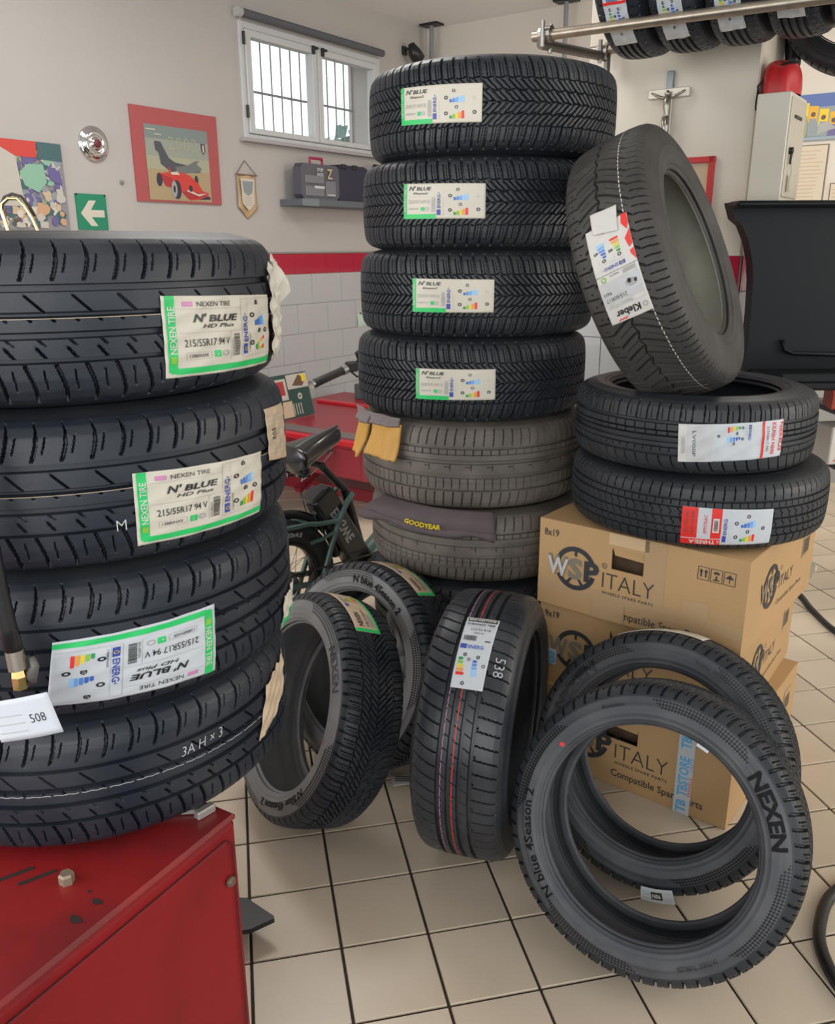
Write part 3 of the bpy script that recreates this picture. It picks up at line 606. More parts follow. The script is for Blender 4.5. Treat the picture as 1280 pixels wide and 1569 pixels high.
sticker(F3, [(2.4146, -.0295), (2.4119, .0445), (1.8339, .0462), (1.8392, -.0315)], 75, 190, lab_bridge, 'cold', .0002, 31)
ring_line(F3, -.001, .0020, 'red', dash=11); ring_line(F3, -.028, .0014, 'pink', dash=7)
pr = PR(); pr.text('538', 0, 0, 22, 'cold', w=50, bold=-.015, rot=-90); pr.build('chalk_mark', treadmap(F3, [(2.16, .060), (2.16, .086), (2.02, .086), (2.02, .060)], 24, -50+100, .0008), F3)
sticker(F5, [(1.06, .02), (1.06, -.055), (1.75, -.055), (1.75, .02)][::-1], 160, 70, lab_nexen_strip, 'cream', .0003, 33)
sticker(F1, [(2.05, -.045), (2.05, .028), (1.35, .028), (1.35, -.045)][::1], 70, 160, lambda p: sub(p, 70, 0, 1, 1, 90, lab_nexen_strip), 'tan', .0003, 34)
sticker(F2, [(2.15, -.045), (2.15, .028), (1.45, .028), (1.45, -.045)][::1], 70, 160, lambda p: sub(p, 70, 0, 1, 1, 90, lab_nexen_strip), 'tan', .0003, 35)
# ---------------------------------------------------------------- room: left wall runs 35 degrees off the view axis
WY = Rd(35); D_ = Vector((math.sin(WY), math.cos(WY), 0)); N_ = Vector((math.cos(WY), -math.sin(WY), 0)); Z_ = Vector((0, 0, 1))
def fr(o, X, Y): return Matrix(((X.x, Y.x, 0, o.x), (X.y, Y.y, 0, o.y), (X.z, Y.z, 1, o.z), (0, 0, 0, 1)))
ML = fr(N_*-4.1, D_, -N_); MBK = fr(D_*6.017, N_, D_); MP = fr(D_*3.45, N_, D_)
T_ = Matrix.Translation
PILLAR = mat('painted_plaster_pillar_lit', (.70, .64, .545), .8, noise=(1.3, .35, (.64, .58, .49)), bump=(60, .15, .002))  # brighter plaster copy: the stronger, warmer light on the pillar is in the colour
WALL = mat('painted_plaster_white_dimmed', (.47, .445, .425), .8, noise=(1.3, .35, (.41, .39, .375)), bump=(60, .15, .002))  # darker plaster copy: the weaker light on the left wall is in the colour
CEIL = mat('ceiling_plaster', (.80, .80, .80), .9, noise=(1, .3, (.74, .74, .74)))
TILEW = mat('glazed_wall_tile_grey_white', (.46, .465, .475), .25, noise=(4, .3, (.42, .43, .44)), coat=.2)
TILER = mat('glazed_wall_tile_red', (.42, .018, .045), .2, noise=(5, .4, (.36, .015, .035)), coat=.3)
GROUTW = mat('wall_grout', (.36, .36, .365), .9)
FRAME = mat('window_frame_white', (.55, .57, .58), .45)
DARK = mat('black_plastic', (.012, .012, .014), .45)
BLK = mat('black_painted_metal', (.01, .011, .013), .35)
STEEL = mat('brushed_steel', (.45, .43, .40), .35, 1, noise=(30, .4, (.3, .28, .26)))
CHROME = mat('chrome', (.72, .72, .74), .08, 1)
BRASS = mat('polished_brass', (.75, .55, .22), .22, 1)
def part(mb, name, m, parent, M=None, **k): return mb.build(name, m, parent, **k)
# left wall with the window opening
w = MB(); wx0, wx1, wz0, wz1 = 4.02, 5.385, 2.155, 2.79; th = .28
for a, b, c, d in ((-3, wx0, 0, 3.1), (wx1, 6.3, 0, 3.1), (wx0, wx1, 0, wz0), (wx0, wx1, wz1, 3.1)): w.box(((a+b)/2, th/2, (c+d)/2), (b-a, th, d-c))
wl = w.build('wall_left', WALL, M=ML); tag(wl, kind='structure')
b = MB(); b.box((1.6, .14, 1.55), (11.6, .28, 3.1)); wb = b.build('wall_back', mat('painted_plaster_back', (.66, .62, .56), .8, noise=(1.1, .3, (.60, .56, .50))), M=MBK); tag(wb, kind='structure')
c = MB(); c.box((1.7, 1.9, 3.15), (12.1, 11, .1)); cl = c.build('ceiling', CEIL, M=fr(Vector((0, 0, 0)), N_, D_)); cl.location = D_*.6; tag(cl, kind='structure')
pm = MB(); pm.box((-1.2405, .185, 1.55), (.665, .37, 3.1), bev=.006); pl = pm.build('trim_1', PILLAR, M=MP); tag(pl, kind='structure')   # the free-standing pillar
def wall_tiles(par, x0, x1, z_top, rows, reach, first, bandm=True, tw=.3145, frame=None, red=True):
    """tile objects on a wall, one mesh shared by alike tiles, joints recessed"""
    g = MB(); g.box(((x0+x1)/2, -.002, z_top/2), (x1-x0, .004, z_top)); go = g.build('grout_bed', GROUTW, par)
    def tm(w, h, m, nm): q = MB(); q.box((0, 0, 0), (w-.003, .007, h-.003), bev=.0012); o = q.build(nm, m, par); return o
    cnt = {}
    def put(kind, w, h, m, x, z):
        key = (kind, round(w, 3), round(h, 3))
        if key not in cnt: o = tm(w, h, m, kind); cnt[key] = o
        else: o = cnt[key].copy(); COL.objects.link(o)
        o.location = (x, -.0055, z)
    z1 = z_top
    rowsl = ([('red_tile', .135)] if red else [])+[('wall_tile', .2)]*rows
    for r, (kind, h) in enumerate(rowsl):
        z0 = z1-h; off = first+(tw/2 if r % 2 else 0); x = off-math.ceil((off-x0)/tw)*tw
        while x < x1-.001:
            a, b2 = max(x, x0), min(x+tw, x1)
            if b2-a > .01: put(kind, b2-a, h, TILER if kind == 'red_tile' else TILEW, (a+b2)/2, (z0+z1)/2)
            x += tw
        z1 = z0
wall_tiles(wl, 1.6, 5.98, 1.467, 6, 0, 4.10)
cp = MB(); cp.box((3.79, -.008, 1.472), (4.38, .012, .010)); cp.build('tile_capping', mat('capping_dark', (.25, .22, .2), .5), wl)
wall_tiles(pl, -1.573, -.908, 1.467, 6, 0, -1.45)
ps = empty('trim_2', MP @ T_((-.908, 0, 0)) @ Matrix.Rotation(PI/2, 4, 'Z'), kind='structure')   # tiled side of the pillar
wall_tiles(ps, .0, .37, 1.467, 6, 0, .02)
wall_tiles(wb, -4.1, 2.5, 1.467, 2, 0, -3.9)
# floor: diagonal 20 cm tiles
GY = Rd(-11.8875); dA = Vector((math.sin(GY), math.cos(GY), 0)); dB = Vector((math.cos(GY), -math.sin(GY), 0)); s_ = .1993
MF = fr(Vector((0, 0, 0)), dB, dA)
f = MB(); f.box((0.5, 3.6, -.054), (14, 13, .1)); fl = f.build('floor', mat('floor_grout_dark', (.045, .030, .022), .9), M=MF); tag(fl, kind='structure')
FT = mat('floor_tile_beige', (.65, .55, .43), .30, noise=(2.2, .75, (.55, .46, .345), .3, .72), bump=(240, .12, .001), spec=.45)
nt = FT.node_tree
oi = nt.nodes.new('ShaderNodeObjectInfo'); hs = nt.nodes.new('ShaderNodeHueSaturation'); mp_ = nt.nodes.new('ShaderNodeMapRange'); mp_.inputs['To Min'].default_value = .92; mp_.inputs['To Max'].default_value = 1.06
nt.links.new(oi.outputs['Random'], mp_.inputs['Value']); nt.links.new(mp_.outputs[0], hs.inputs['Value'])
bsdf = nt.nodes['Principled BSDF']; src = bsdf.inputs['Base Color'].links[0].from_socket; nt.links.new(src, hs.inputs['Color']); nt.links.new(hs.outputs[0], bsdf.inputs['Base Color'])
tb = MB(); tb.box((0, 0, -.003), (s_-.0068, s_-.0068, .008), bev=.0012); t0 = tb.build('floor_tile', FT, fl)
cand = []
for i in range(-24, 30):
    for j in range(-6, 34):
        x, y = .1408+s_*(i+.5), 1.3198+s_*(j-.5); P = dB*x+dA*y; v = Vector((P.x, P.y, -1.5)); zc = v.dot(fwd)
        if zc < .3: continue
        px, py = 640+F_PX*v.dot(r_)/zc, 784.5-F_PX*v.dot(u_)/zc
        if P.dot(N_) < -4.0 or P.dot(D_) > 6.1 or px > 2400 or px < -700 or py > 2300: continue
        inview = -90 < px < 1370 and py < 1700
        # hide test: the large stacks cover the middle distance
        vis = inview and (py > 1180 or px > 1130 or (360 < px < 640))
        cand.append((0 if vis else 1, v.length, x, y))
cand.sort(); first = True; rest = MB()
for k, (v_, d_, x, y) in enumerate(cand):
    if k < 295:
        if first: o = t0; first = False
        else: o = t0.copy(); COL.objects.link(o)
        o.location = (x, y, 0)
    else: rest.box((x, y, -.003), (s_-.0045, s_-.0045, .008))
if rest.v: ro = rest.build('floor_tile', FT, fl); ro['kind'] = 'stuff'
# ---------------------------------------------------------------- window
wi = empty('window_1', ML @ T_((4.7, 0, 2.16)), kind='structure')
def wp(name, boxes, m, bev=.004, par=None):
    q = MB()
    for x0, x1, y0, y1, z0, z1 in boxes: q.box(((x0+x1)/2-4.7, (y0+y1)/2, (z0+z1)/2-2.16), (x1-x0, y1-y0, z1-z0), bev=bev)
    return q.build(name, m, par or wi)
wp('outer_frame', [(4.013, 4.05, -.012, .06, 2.15, 2.797), (5.355, 5.392, -.012, .06, 2.15, 2.797), (4.05, 5.355, -.012, .06, 2.757, 2.797), (4.05, 5.355, -.012, .06, 2.15, 2.178)], FRAME)
for (a, b2) in ((4.052, 4.697), (4.703, 5.353)):
    sh = wp('sash', [(a, a+.048, -.022, .045, 2.18, 2.755), (b2-.045, b2, -.022, .045, 2.18, 2.755), (a+.048, b2-.045, -.022, .045, 2.715, 2.755), (a+.048, b2-.045, -.022, .045, 2.18, 2.212)], FRAME)
    gp = wp('glass_pane', [(a+.045, b2-.042, .008, .014, 2.208, 2.718)], mat('window_glass', (1, 1, 1), .02, alpha=.06), bev=0, par=sh)
for x in (4.655, 4.745):
    h = MB(); h.box((x-4.7, -.03, .575), (.022, .02, .05), bev=.004); h.box((x-4.7+.008, -.045, .585), (.035, .014, .016), bev=.003); h.build('window_handle', DARK, wi)
for z in (2.70, 2.30): h = MB(); h.cyl((4.03-4.7, -.03, z-2.16-.035), (4.03-4.7, -.03, z-2.16+.035), .009, 8); h.build('hinge', DARK, wi)
wp('window_sill', [(3.975, 5.43, -.05, .0, 2.128, 2.150)], mat('sill_stone', (.40, .37, .38), .6), .003)
gm = mat('grille_iron', (.16, .17, .19), .6)
for k in range(15): h = MB(); x = 4.06+k*.094-4.7; h.cyl((x, .24, -.02), (x, .24, .66), .0055, 6); h.build('grille_bar', gm, wi)
h = MB(); h.box((.0, .24, .315), (1.37, .006, .014)); h.build('grille_rail', gm, wi)
bl = empty('roller_blind', ML @ T_((4.69, -.04, 2.83)), 'dark grey roller blind rolled up above the window', 'blind')
q = MB(); q.cyl((-.68, 0, 0), (.70, 0, 0), .023, 16); q.build('fabric_roll', mat('blind_fabric_grey', (.10, .105, .12), .8), bl, smooth=True, sharp=40)
q = MB(); q.cyl((-.715, 0, 0), (-.68, 0, 0), .026, 14); q.box((-.70, .02, .0), (.012, .05, .05), bev=.003); q.build('end_bracket', mat('bracket_grey', (.45, .44, .42), .5), bl)
q = MB(); q.tube([(-.70, -.01, -.02), (-.705, -.012, -.35), (-.70, -.01, -.62)], .002, 5); q.build('pull_cord', FRAME, bl)
# trees outside
for k, (px, d, h, wd) in enumerate(((-3.4, 30, 4.3, 3.4), (1.2, 32, 5.6, 3.8), (6.4, 31, 5.7, 3.6))):
    r = random.Random(k+5); q = MB(); base = ML @ Vector((4.7, 0, 0)); dirv = (base-Vector((0, 0, 0))); dirv.z = 0; dirv.normalize(); sd = Vector((dirv.y, -dirv.x, 0)); ce = dirv*d+sd*px
    for i in range(420):
        a, b2 = r.uniform(0, 6.28), r.uniform(.25, 1); rr = wd*.5*math.sqrt(r.random()); z = r.uniform(1.6, h-rr*rr*.5)
        p = ce+Vector((rr*math.cos(a), rr*math.sin(a), z)); s = r.uniform(.12, .3); n = Vector((r.uniform(-1, 1), r.uniform(-1, 1), r.uniform(-.3, 1))).normalized(); t = n.orthogonal()*s; u2 = n.cross(t)
        q.add([p-t, p+u2*.6, p+t, p-u2*.6], [(0, 1, 2, 3)])
    e = empty('leafy_tree', T_(ce), ('leafy tree outside at the left of the window view', 'leafy tree outside in the middle of the window view', 'leafy tree outside at the right of the window view')[k], 'tree')
    q.v = [tuple(Vector(v)-ce) for v in q.v]; o = q.build('foliage', mat('outdoor_foliage', (.10, .22, .19), .8), e); o['kind'] = 'stuff'
    q = MB(); q.tube([(0, 0, 0), (.05, 0, 1.2), (0, .05, 3.0)], [.16, .12, .06], 8); q.build('trunk', mat('bark', (.1, .07, .05), .9), e)
gr = MB(); gr.box((0, 31, -.2), (90, 60, .3)); tag(gr.build('trim_3', mat('outdoor_ground', (.16, .2, .12), .9), M=fr(N_*-4.5, D_, -N_)), kind='structure')
# ---------------------------------------------------------------- things on the left wall (x = along the wall, z = height)
def onwall(nm, M, x, z, label, cat, group=None): return empty(nm, M @ T_((x, 0, z)), label, cat, group)
cb = onwall('security_camera', ML, 5.70, 2.88, 'small black camera on the wall right of the window', 'camera')
q = MB(); q.box((0, -.012, .02), (.05, .02, .06), bev=.004); q.tube([(0, -.02, .02), (0, -.05, .03), (.01, -.07, .0)], .010, 8); q.build('wall_bracket', BLK, cb)
q = MB(); q.tube([(-.03, -.09, .055), (.0, -.10, .0), (.045, -.11, -.045), (.05, -.112, -.05)], [.022, .048, .052, .04], 14); q.build('camera_body', BLK, cb, smooth=True)
hc = onwall('hubcap', ML, 2.932, 2.022, 'round chrome hubcap with dark red centre hung on the wall', 'hubcap')
LX = Matrix.Rotation(PI/2, 4, 'X')
q = MB(); q.lathe([(0, .035), (.012, .036), (.026, .034), (.03, .028), (.036, .022), (.042, .027), (.055, .030), (.068, .022), (.078, .010), (.085, .012), (.089, .004), (.089, 0)], 40, LX); q.build('dish', CHROME, hc, smooth=True)
q = MB(); q.lathe([(0, .041), (.014, .0405), (.020, .038), (.021, .034)], 24, LX); q.build('badge', mat('badge_dark_red', (.14, .02, .03), .3), hc, smooth=True)
# racing poster
po = onwall('racing_poster', ML, 3.478, 1.755, 'red bordered poster of a red racing car and a grey jet', 'poster')
q = MB(); q.box((0, -.006, .243), (.612, .010, .488)); q.build('board', mat('poster_red', (.40, .085, .09), .55), po)
INK.update(pred=(.40, .085, .09), sky1=(.20, .25, .24), sky2=(.30, .33, .28), sky3=(.38, .38, .27), field=(.40, .31, .18), jet=(.075, .08, .10), jet2=(.16, .17, .17), carred=(.58, .05, .04), carred2=(.40, .03, .04), tyre=(.03, .035, .06), skin=(.55, .33, .2), pale=(.50, .47, .42),
    violet=(.13, .11, .28), mint=(.24, .45, .33), teal=(.05, .12, .13), olive=(.3, .33, .2), signg=(.01, .22, .12), sky=(.08, .14, .38), sky_l=(.30, .38, .45), gold=(.70, .40, .02), gold2=(.75, .55, .02), fgrey=(.35, .36, .35), steelb=(.25, .29, .32))
def fm(x0, z0, off=.012): return lambda co, o: np.stack([x0+co[:, 0]/1000, -off-o, z0+co[:, 1]/1000], -1)
p = PR(); p.step = 1e9
p.rect(-225, 150, 225, 400, 'sky1', 1); p.rect(-225, 150, 225, 330, 'sky2', 2); p.rect(-225, 150, 225, 240, 'sky3', 3); p.rect(-225, 10, 225, 172, 'field', 4)
p.poly([(-165, 310), (-158, 318), (-120, 316), (-100, 280), (-70, 235), (-30, 215), (60, 205), (160, 170), (-60, 160), (-130, 200), (-140, 260), (-160, 270)], 'jet', 5)
p.poly([(-30, 190), (60, 205), (120, 232), (150, 234), (128, 214), (165, 192), (150, 176), (40, 160), (-20, 150)], 'jet2', 6)
p.text('2002', -70, 280, 70, 'sky3', w=210, bold=-.01, lay=6); p.poly([(168, 330), (200, 330), (202, 290), (186, 268), (170, 290)], 'jet', 6); p.poly([(180, 322), (190, 322), (192, 285), (182, 280)], 'cream', 7)
p.rect(-215, 372, -150, 378, 'cream', 6); p.rect(-160, 350, -110, 355, 'cream', 6)
p.poly([(-150, 150), (-80, 160), (-75, 195), (-60, 160), (10, 165), (70, 150), (130, 110), (160, 70), (205, 62), (200, 45), (120, 20), (60, 15), (-10, 70), (-110, 85)], 'carred', 7)
p.poly([(-150, 150), (-110, 85), (-40, 80), (-60, 130)], 'carred2', 8); p.poly([(0, 60), (50, 20), (120, 28), (200, 50), (120, 62), (60, 70)], 'carred2', 8); p.poly([(35, 66), (130, 40), (190, 58), (120, 52), (60, 74)], 'cream', 9)
p.circ(-150, 118, 20, 'tyre', 8, ry=36); p.circ(-30, 70, 30, 'tyre', 9, ry=52, n=20); p.circ(-50, 72, 20, 'fgrey', 10, ry=44, n=20); p.circ(-50, 72, 9, 'tyre', 11, ry=20); p.circ(118, 128, 14, 'tyre', 6, ry=26); p.poly([(140, 52), (215, 40), (215, 25), (130, 22)], 'tyre', 6)
p.circ(70, 80, 14, 'tyre', 10, ry=18); p.poly([(-70, 160), (-20, 168), (0, 150), (-60, 148)], 'cream', 9)
p.build('print', fm(0, 0), po)
# collage
cg = onwall('photo_collage', ML, 2.36, 1.60, 'large coloured collage poster at the left edge of the wall', 'poster')
q = MB(); q.box((0, -.005, .20), (.75, .009, .41)); q.build('board', mat('collage_board', (.25, .24, .26), .6), cg)
p = PR(); p.step = 1e9; r = random.Random(3)
for i in range(520):
    x, y = r.uniform(-360, 345), r.uniform(6, 385); k = r.choice(['violet', 'violet', 'steelb', 'pale', 'mint' if y > 180 else 'tan', 'teal', 'skin' if y < 120 else 'violet', 'cream', 'olive' if y > 120 else 'brown'])
    n = r.randint(5, 8); rr = r.uniform(10, 34); p.poly([(max(-372, min(368, x+rr*math.cos(6.28*j/n)*r.uniform(.5, 1.2))), max(4, min(404, y+rr*math.sin(6.28*j/n)*r.uniform(.5, 1.2)))) for j in range(n)], k, 2+i*.012)
p.poly([(-372, 330), (230, 330), (235, 404), (-372, 404)], 'carred', 12); p.poly([(235, 325), (368, 320), (368, 400), (240, 404)], 'teal', 12); p.poly([(-372, 100), (140, 104), (130, 200), (120, 330), (40, 370), (-372, 375)], 'pale', 13)
p.poly([(130, 260), (180, 300), (260, 300), (270, 220), (220, 170), (150, 200)], 'mint', 12); p.poly([(280, 300), (350, 260), (355, 210), (290, 230)], 'violet', 13)
p.build('print', fm(0, 0), cg)
sg = onwall('exit_sign', ML, 2.876, 1.60, 'green exit sign with a white arrow pointing left', 'sign')
q = MB(); q.box((0, -.006, .088), (.18, .006, .178)); q.build('panel', mat('sign_green', INK['signg'], .4), sg)
p = PR(); p.step = 1e9; p.poly([(-70, 80), (-15, 145), (28, 145), (-8, 98), (72, 98), (72, 62), (-8, 62), (28, 18), (-15, 18)], 'cream', 1); p.build('arrow', fm(0, 0, .0095), sg)
for x in (-.085, .085): q = MB(); q.cyl((x, -.012, .172), (x, 0, .172), .005, 8); q.build('screw', BLK, sg)
hk = onwall('wall_plug', ML, 3.083, 1.845, 'small grey screw plug in the bare wall left of the racing poster', 'hook'); q = MB(); q.lathe([(.012, 0), (.013, .004), (.008, .006), (.007, .016), (0, .017)], 14, LX); q.build('plug', mat('plug_grey', (.25, .24, .22), .6), hk)
pe = onwall('pennant', ML, 4.0, 1.675, 'tan and white pennant hanging on a cord', 'pennant')
def pen(u, v):  # shield shape
    x = (u-.5)*.165; zb = .075*abs(u-.5)*2; z = zb+(.262-zb)*v; return (x, -.012-.006*math.sin(u*9+v*3), z)
q = MB(); q.grid(pen, 18, 14); q.build('cloth', mat('pennant_tan', (.50, .34, .2), .7), pe, True, solid=.002)
p = PR(); p.step = 1e9; p.poly([(-58, 240), (58, 240), (52, 95), (0, 52), (-52, 95)], 'cream', 1); p.poly([(-46, 225), (46, 225), (36, 160), (0, 140), (-36, 160)], 'steelb', 3)
for y in (128, 114, 100, 86): p.rect(-30, y, 30, y+3, 'fgrey', 3)
p.build('print', lambda co, o: np.stack([co[:, 0]/1000, -.0205-o, co[:, 1]/1000], -1), pe)
q = MB(); q.cyl((-.09, -.016, .262), (.09, -.016, .262), .004, 8); q.build('rod', mat('wood_rod', (.2, .13, .08), .6), pe)
q = MB(); q.tube([(-.085, -.016, .264), (0, -.004, .345), (.085, -.016, .264)], .0025, 6); q.build('cord', mat('dark_cord', (.12, .10, .09), .8), pe)
sf = onwall('wall_shelf', ML, 4.80, 1.765, 'long grey wall shelf under the window', 'shelf')
q = MB(); q.box((0, -.10, .021), (1.0, .20, .042), bev=.003); q.build('shelf_board', mat('shelf_grey', (.11, .125, .15), .5), sf)
q = MB(); q.box((-.42, -.201, .021), (.16, .004, .044)); q.build('price_rail', mat('shelf_rail_pale', (.17, .21, .23), .4), sf)
# tool cases
c1 = onwall('organizer_case', ML, 4.535, 1.807, 'clear grey organizer case with a red handle on the shelf', 'case')
q = MB(); q.prism([(-.16, 0), (.16, 0), (.19, .03), (.19, .19), (.165, .22), (-.165, .22), (-.19, .19), (-.19, .03)], -.155, -.085, 0); q.build('shell', mat('smoky_plastic', (.085, .085, .11), .2, coat=.4), c1)
q = MB(); q.tube([(-.06, -.12, .218), (-.06, -.12, .258), (.06, -.12, .258), (.06, -.12, .218)], .010, 8); q.build('handle', mat('handle_red', (.35, .02, .08), .4), c1)
for x0, x1, z0, z1 in ((-.15, .03, .02, .085), (.05, .15, .02, .12), (-.15, .03, .10, .15)): q = MB(); q.box(((x0+x1)/2, -.157, (z0+z1)/2), (x1-x0, .006, z1-z0), bev=.003); q.build('compartment', mat('clear_lid', (.17, .17, .20), .15, coat=.5), c1)
p = PR(); p.text('STOP', -40, 176, 20, 'cold', w=60, bold=.03); p.text('NODE', -40, 148, 18, 'cold', w=60, bold=.03); p.text('Z', 60, 135, 60, 'tan', w=55, bold=.02); p.rect(-70, 70, 30, 86, 'cold', 3); p.rect(60, 30, 140, 38, 'cold', 3); p.build('print', fm(0, 0, .1615), c1)
c2 = onwall('tool_case', ML, 4.892, 1.807, 'plain dark navy tool case in the middle of the shelf', 'case')
q = MB(); q.prism([(-.15, 0), (.15, 0), (.165, .02), (.165, .22), (.13, .235), (-.14, .235), (-.16, .21), (-.16, .02)], -.14, -.04); q.build('shell', mat('navy_plastic', (.022, .022, .05), .45), c2)
for x in (-.10, .02): q = MB(); q.box((x, -.143, .225), (.05, .012, .03), bev=.003); q.build('latch', DARK, c2)
c3 = onwall('power_tool_case', ML, 5.262, 1.807, 'black power tool case with orange lettering half hidden by the tyres', 'case')
q = MB(); q.prism([(-.19, 0), (.19, 0), (.20, .02), (.20, .20), (.13, .215), (-.10, .215), (-.19, .20), (-.20, .02)], -.16, -.05); q.build('shell', mat('case_black', (.014, .014, .022), .4), c3)
q = MB(); q.tube([(-.12, -.12, .21), (-.10, -.12, .255), (.08, -.12, .255), (.10, -.12, .21)], .012, 8); q.build('handle', DARK, c3)
p = PR(); p.text('DEWALT', -185, 95, 46, 'orange', w=300, bold=.03); p.rect(-150, 20, 180, 40, 'yellow', 2); p.build('print', fm(0, 0, .1615), c3)
for x in (-.12, .12): q = MB(); q.box((x, -.163, .2), (.05, .012, .035), bev=.003); q.build('latch', DARK, c3)
tg = onwall('green_paper_tag', ML, 5.11, .93, 'pale green paper tag stuck on the wall tiles', 'tag'); q = MB(); q.grid(lambda u, v: (-.05+.1*u, -.012-.012*math.sin(3*v)*(1-v), v*.1), 4, 6); q.build('paper', mat('paper_mint', (.52, .66, .58), .6), tg, solid=.001)
q = MB(); q.cyl((-.01, -.018, .1), (-.01, 0, .1), .006, 8); q.build('pin', DARK, tg)
# ---------------------------------------------------------------- pillar and back wall
cr = empty('crucifix', MP @ T_((-1.233, 0, 1.86)), 'silver crucifix hanging on the pillar', 'crucifix')
q = MB(); q.box((0, -.008, .235), (.026, .012, .075), bev=.002); q.build('hanger_plate', mat('plate_blue_grey', (.22, .24, .26), .35, .6), cr)
q = MB(); q.box((0, -.012, .10), (.030, .014, .20), bev=.003); q.box((0, -.012, .195), (.16, .014, .034), bev=.003); q.build('cross', mat('pale_metal', (.62, .58, .50), .4, .4), cr)
q = MB(); SV = mat('silver_figure', (.36, .33, .29), .3, .85)
q.tube([(0, -.026, .185), (0, -.028, .165), (0, -.030, .145), (.002, -.029, .12), (-.003, -.030, .105)], [.006, .014, .013, .009, .012], 10)
q.tube([(.003, -.030, .11), (.008, -.036, .075), (.002, -.030, .04), (0, -.03, .012)], [.010, .009, .006, .005], 8); q.tube([(-.006, -.030, .11), (-.002, -.037, .072), (-.001, -.03, .038), (0, -.034, .008)], [.010, .009, .006, .005], 8)
q.tube([(0, -.034, .178), (0, -.034, .186), (.002, -.035, .196), (.003, -.034, .202)], [.004, .0095, .0095, .004], 10)
for s in (-1, 1): q.tube([(s*.004, -.027, .175), (s*.03, -.030, .182), (s*.052, -.026, .193), (s*.064, -.022, .199)], [.006, .0055, .004, .0035], 8)
q.build('figure', SV, cr, smooth=True)
rf = empty('red_framed_picture', MP @ T_((-1.10, 0, 1.45)), 'red framed picture on the pillar, partly behind the tilted tyre', 'picture')
q = MB()
for bx in (((-.055, -.009, .187), (.022, .016, .374)), ((.052, -.009, .187), (.022, .016, .374)), ((0, -.009, .363), (.13, .016, .022)), ((0, -.009, .011), (.13, .016, .022))): q.box(*bx, bev=.002)
q.build('frame', mat('frame_red', (.55, .04, .04), .4), rf); q = MB(); q.box((0, -.004, .187), (.10, .004, .35)); q.build('sheet', mat('sheet_pale', (.50, .52, .48), .6), rf)
p = PR(); p.step = 1e9; p.rect(-20, 20, 40, 350, 'tan', 1); p.rect(-45, 20, -24, 350, 'pale', 1); p.build('print', fm(0, 0, .0065), rf)
# white electrical cabinet on the side of the pillar
MS = MP @ T_((-.895, -.055, 1.655))
ec = empty('electrical_cabinet', MS, 'tall white electrical cabinet on the right side of the pillar', 'cabinet')
q = MB(); q.box((.057, .125, .18), (.114, .25, .36), bev=.003); q.build('body', mat('cabinet_white', (.66, .62, .52), .45), ec)
q = MB(); q.box((.1165, .125, .18), (.006, .225, .33), bev=.002); dr = q.build('door', mat('cabinet_door', (.56, .51, .42), .45), ec)
q = MB(); q.box((.1225, .11, .285), (.004, .10, .01)); q.build('vent_slot', DARK, dr)
q = MB(); q.cyl((.12, .04, .17), (.133, .04, .17), .012, 12); q.box((.128, .04, .15), (.008, .012, .05), bev=.002); q.build('lock', DARK, dr)
q = MB(); q.tube([(.13, .04, .15), (.134, .045, .10), (.132, .05, .08)], .003, 6); q.box((.131, .055, .062), (.004, .03, .055), bev=.001); q.build('key_tag', mat('tag_cream', (.55, .5, .38), .5), dr)
rb = empty('red_pouch', MS @ T_((.052, .10, .362)), 'crumpled red pouch with a dark strap on top of the electrical cabinet', 'bag')
q = MB()
def pouch(u, v):
    a = u*2*PI; z = .105*math.sin(v*PI/2)**.8; k = math.cos(v*PI/2)**.45 if v < 1 else 0
    return (.065*k*math.cos(a)*(1+.08*math.sin(3*a+v*5)), .085*k*math.sin(a)*(1+.06*math.sin(5*a)), z*(1+.10*math.sin(a*2+1)))
q.grid(pouch, 36, 14); q.build('pouch', mat('red_nylon', (.50, .018, .022), .4), rb, smooth=True)
q = MB(); q.tube([(-.062, -.05, .0), (-.066, -.055, .03), (-.03, -.05, .075), (.02, -.04, .10), (.05, -.02, .10)], .004, 6); q.tube([(-.066, -.052, .02), (-.064, -.068, -.035), (-.062, -.068, -.05)], .003, 6); q.build('strap', DARK, rb)
q = MB(); q.box((.035, .0, .105), (.03, .05, .02), bev=.004); q.build('buckle', DARK, rb)
pt_ = empty('religious_painting', MBK @ T_((-1.06, 0, 2.12)), 'painting of yellow figures under a blue sky on the back wall', 'picture')
q = MB(); q.box((0, -.008, .13), (.62, .016, .26)); q.build('canvas', mat('canvas_blue', INK['sky_l'], .6), pt_)
p = PR(); p.step = 1e9; p.rect(-308, 170, 308, 258, 'sky', 1); p.rect(-308, 140, 308, 185, 'steelb', 2); r = random.Random(9)
for (x, k, h) in ((-235, 'gold2', 190), (-180, 'gold', 170), (-120, 'gold2', 150), (-60, 'gold', 130), (20, 'gold2', 160), (90, 'gold', 150)):
    p.poly([(x-28, h-70), (x+26, h-70), (x+28, h+20), (x-24, h+24)], k, 3); p.circ(x, h-25, 14, 'brown', 4); p.poly([(x-30, 20), (x+34, 20), (x+20, h-50), (x-18, h-46)], r.choice(['skin', 'violet', 'steelb', 'olive']), 5)
p.poly([(-150, 30), (-40, 60), (-90, 100), (-140, 90)], 'fgrey', 6); p.build('print', fm(0, 0, .017), pt_)
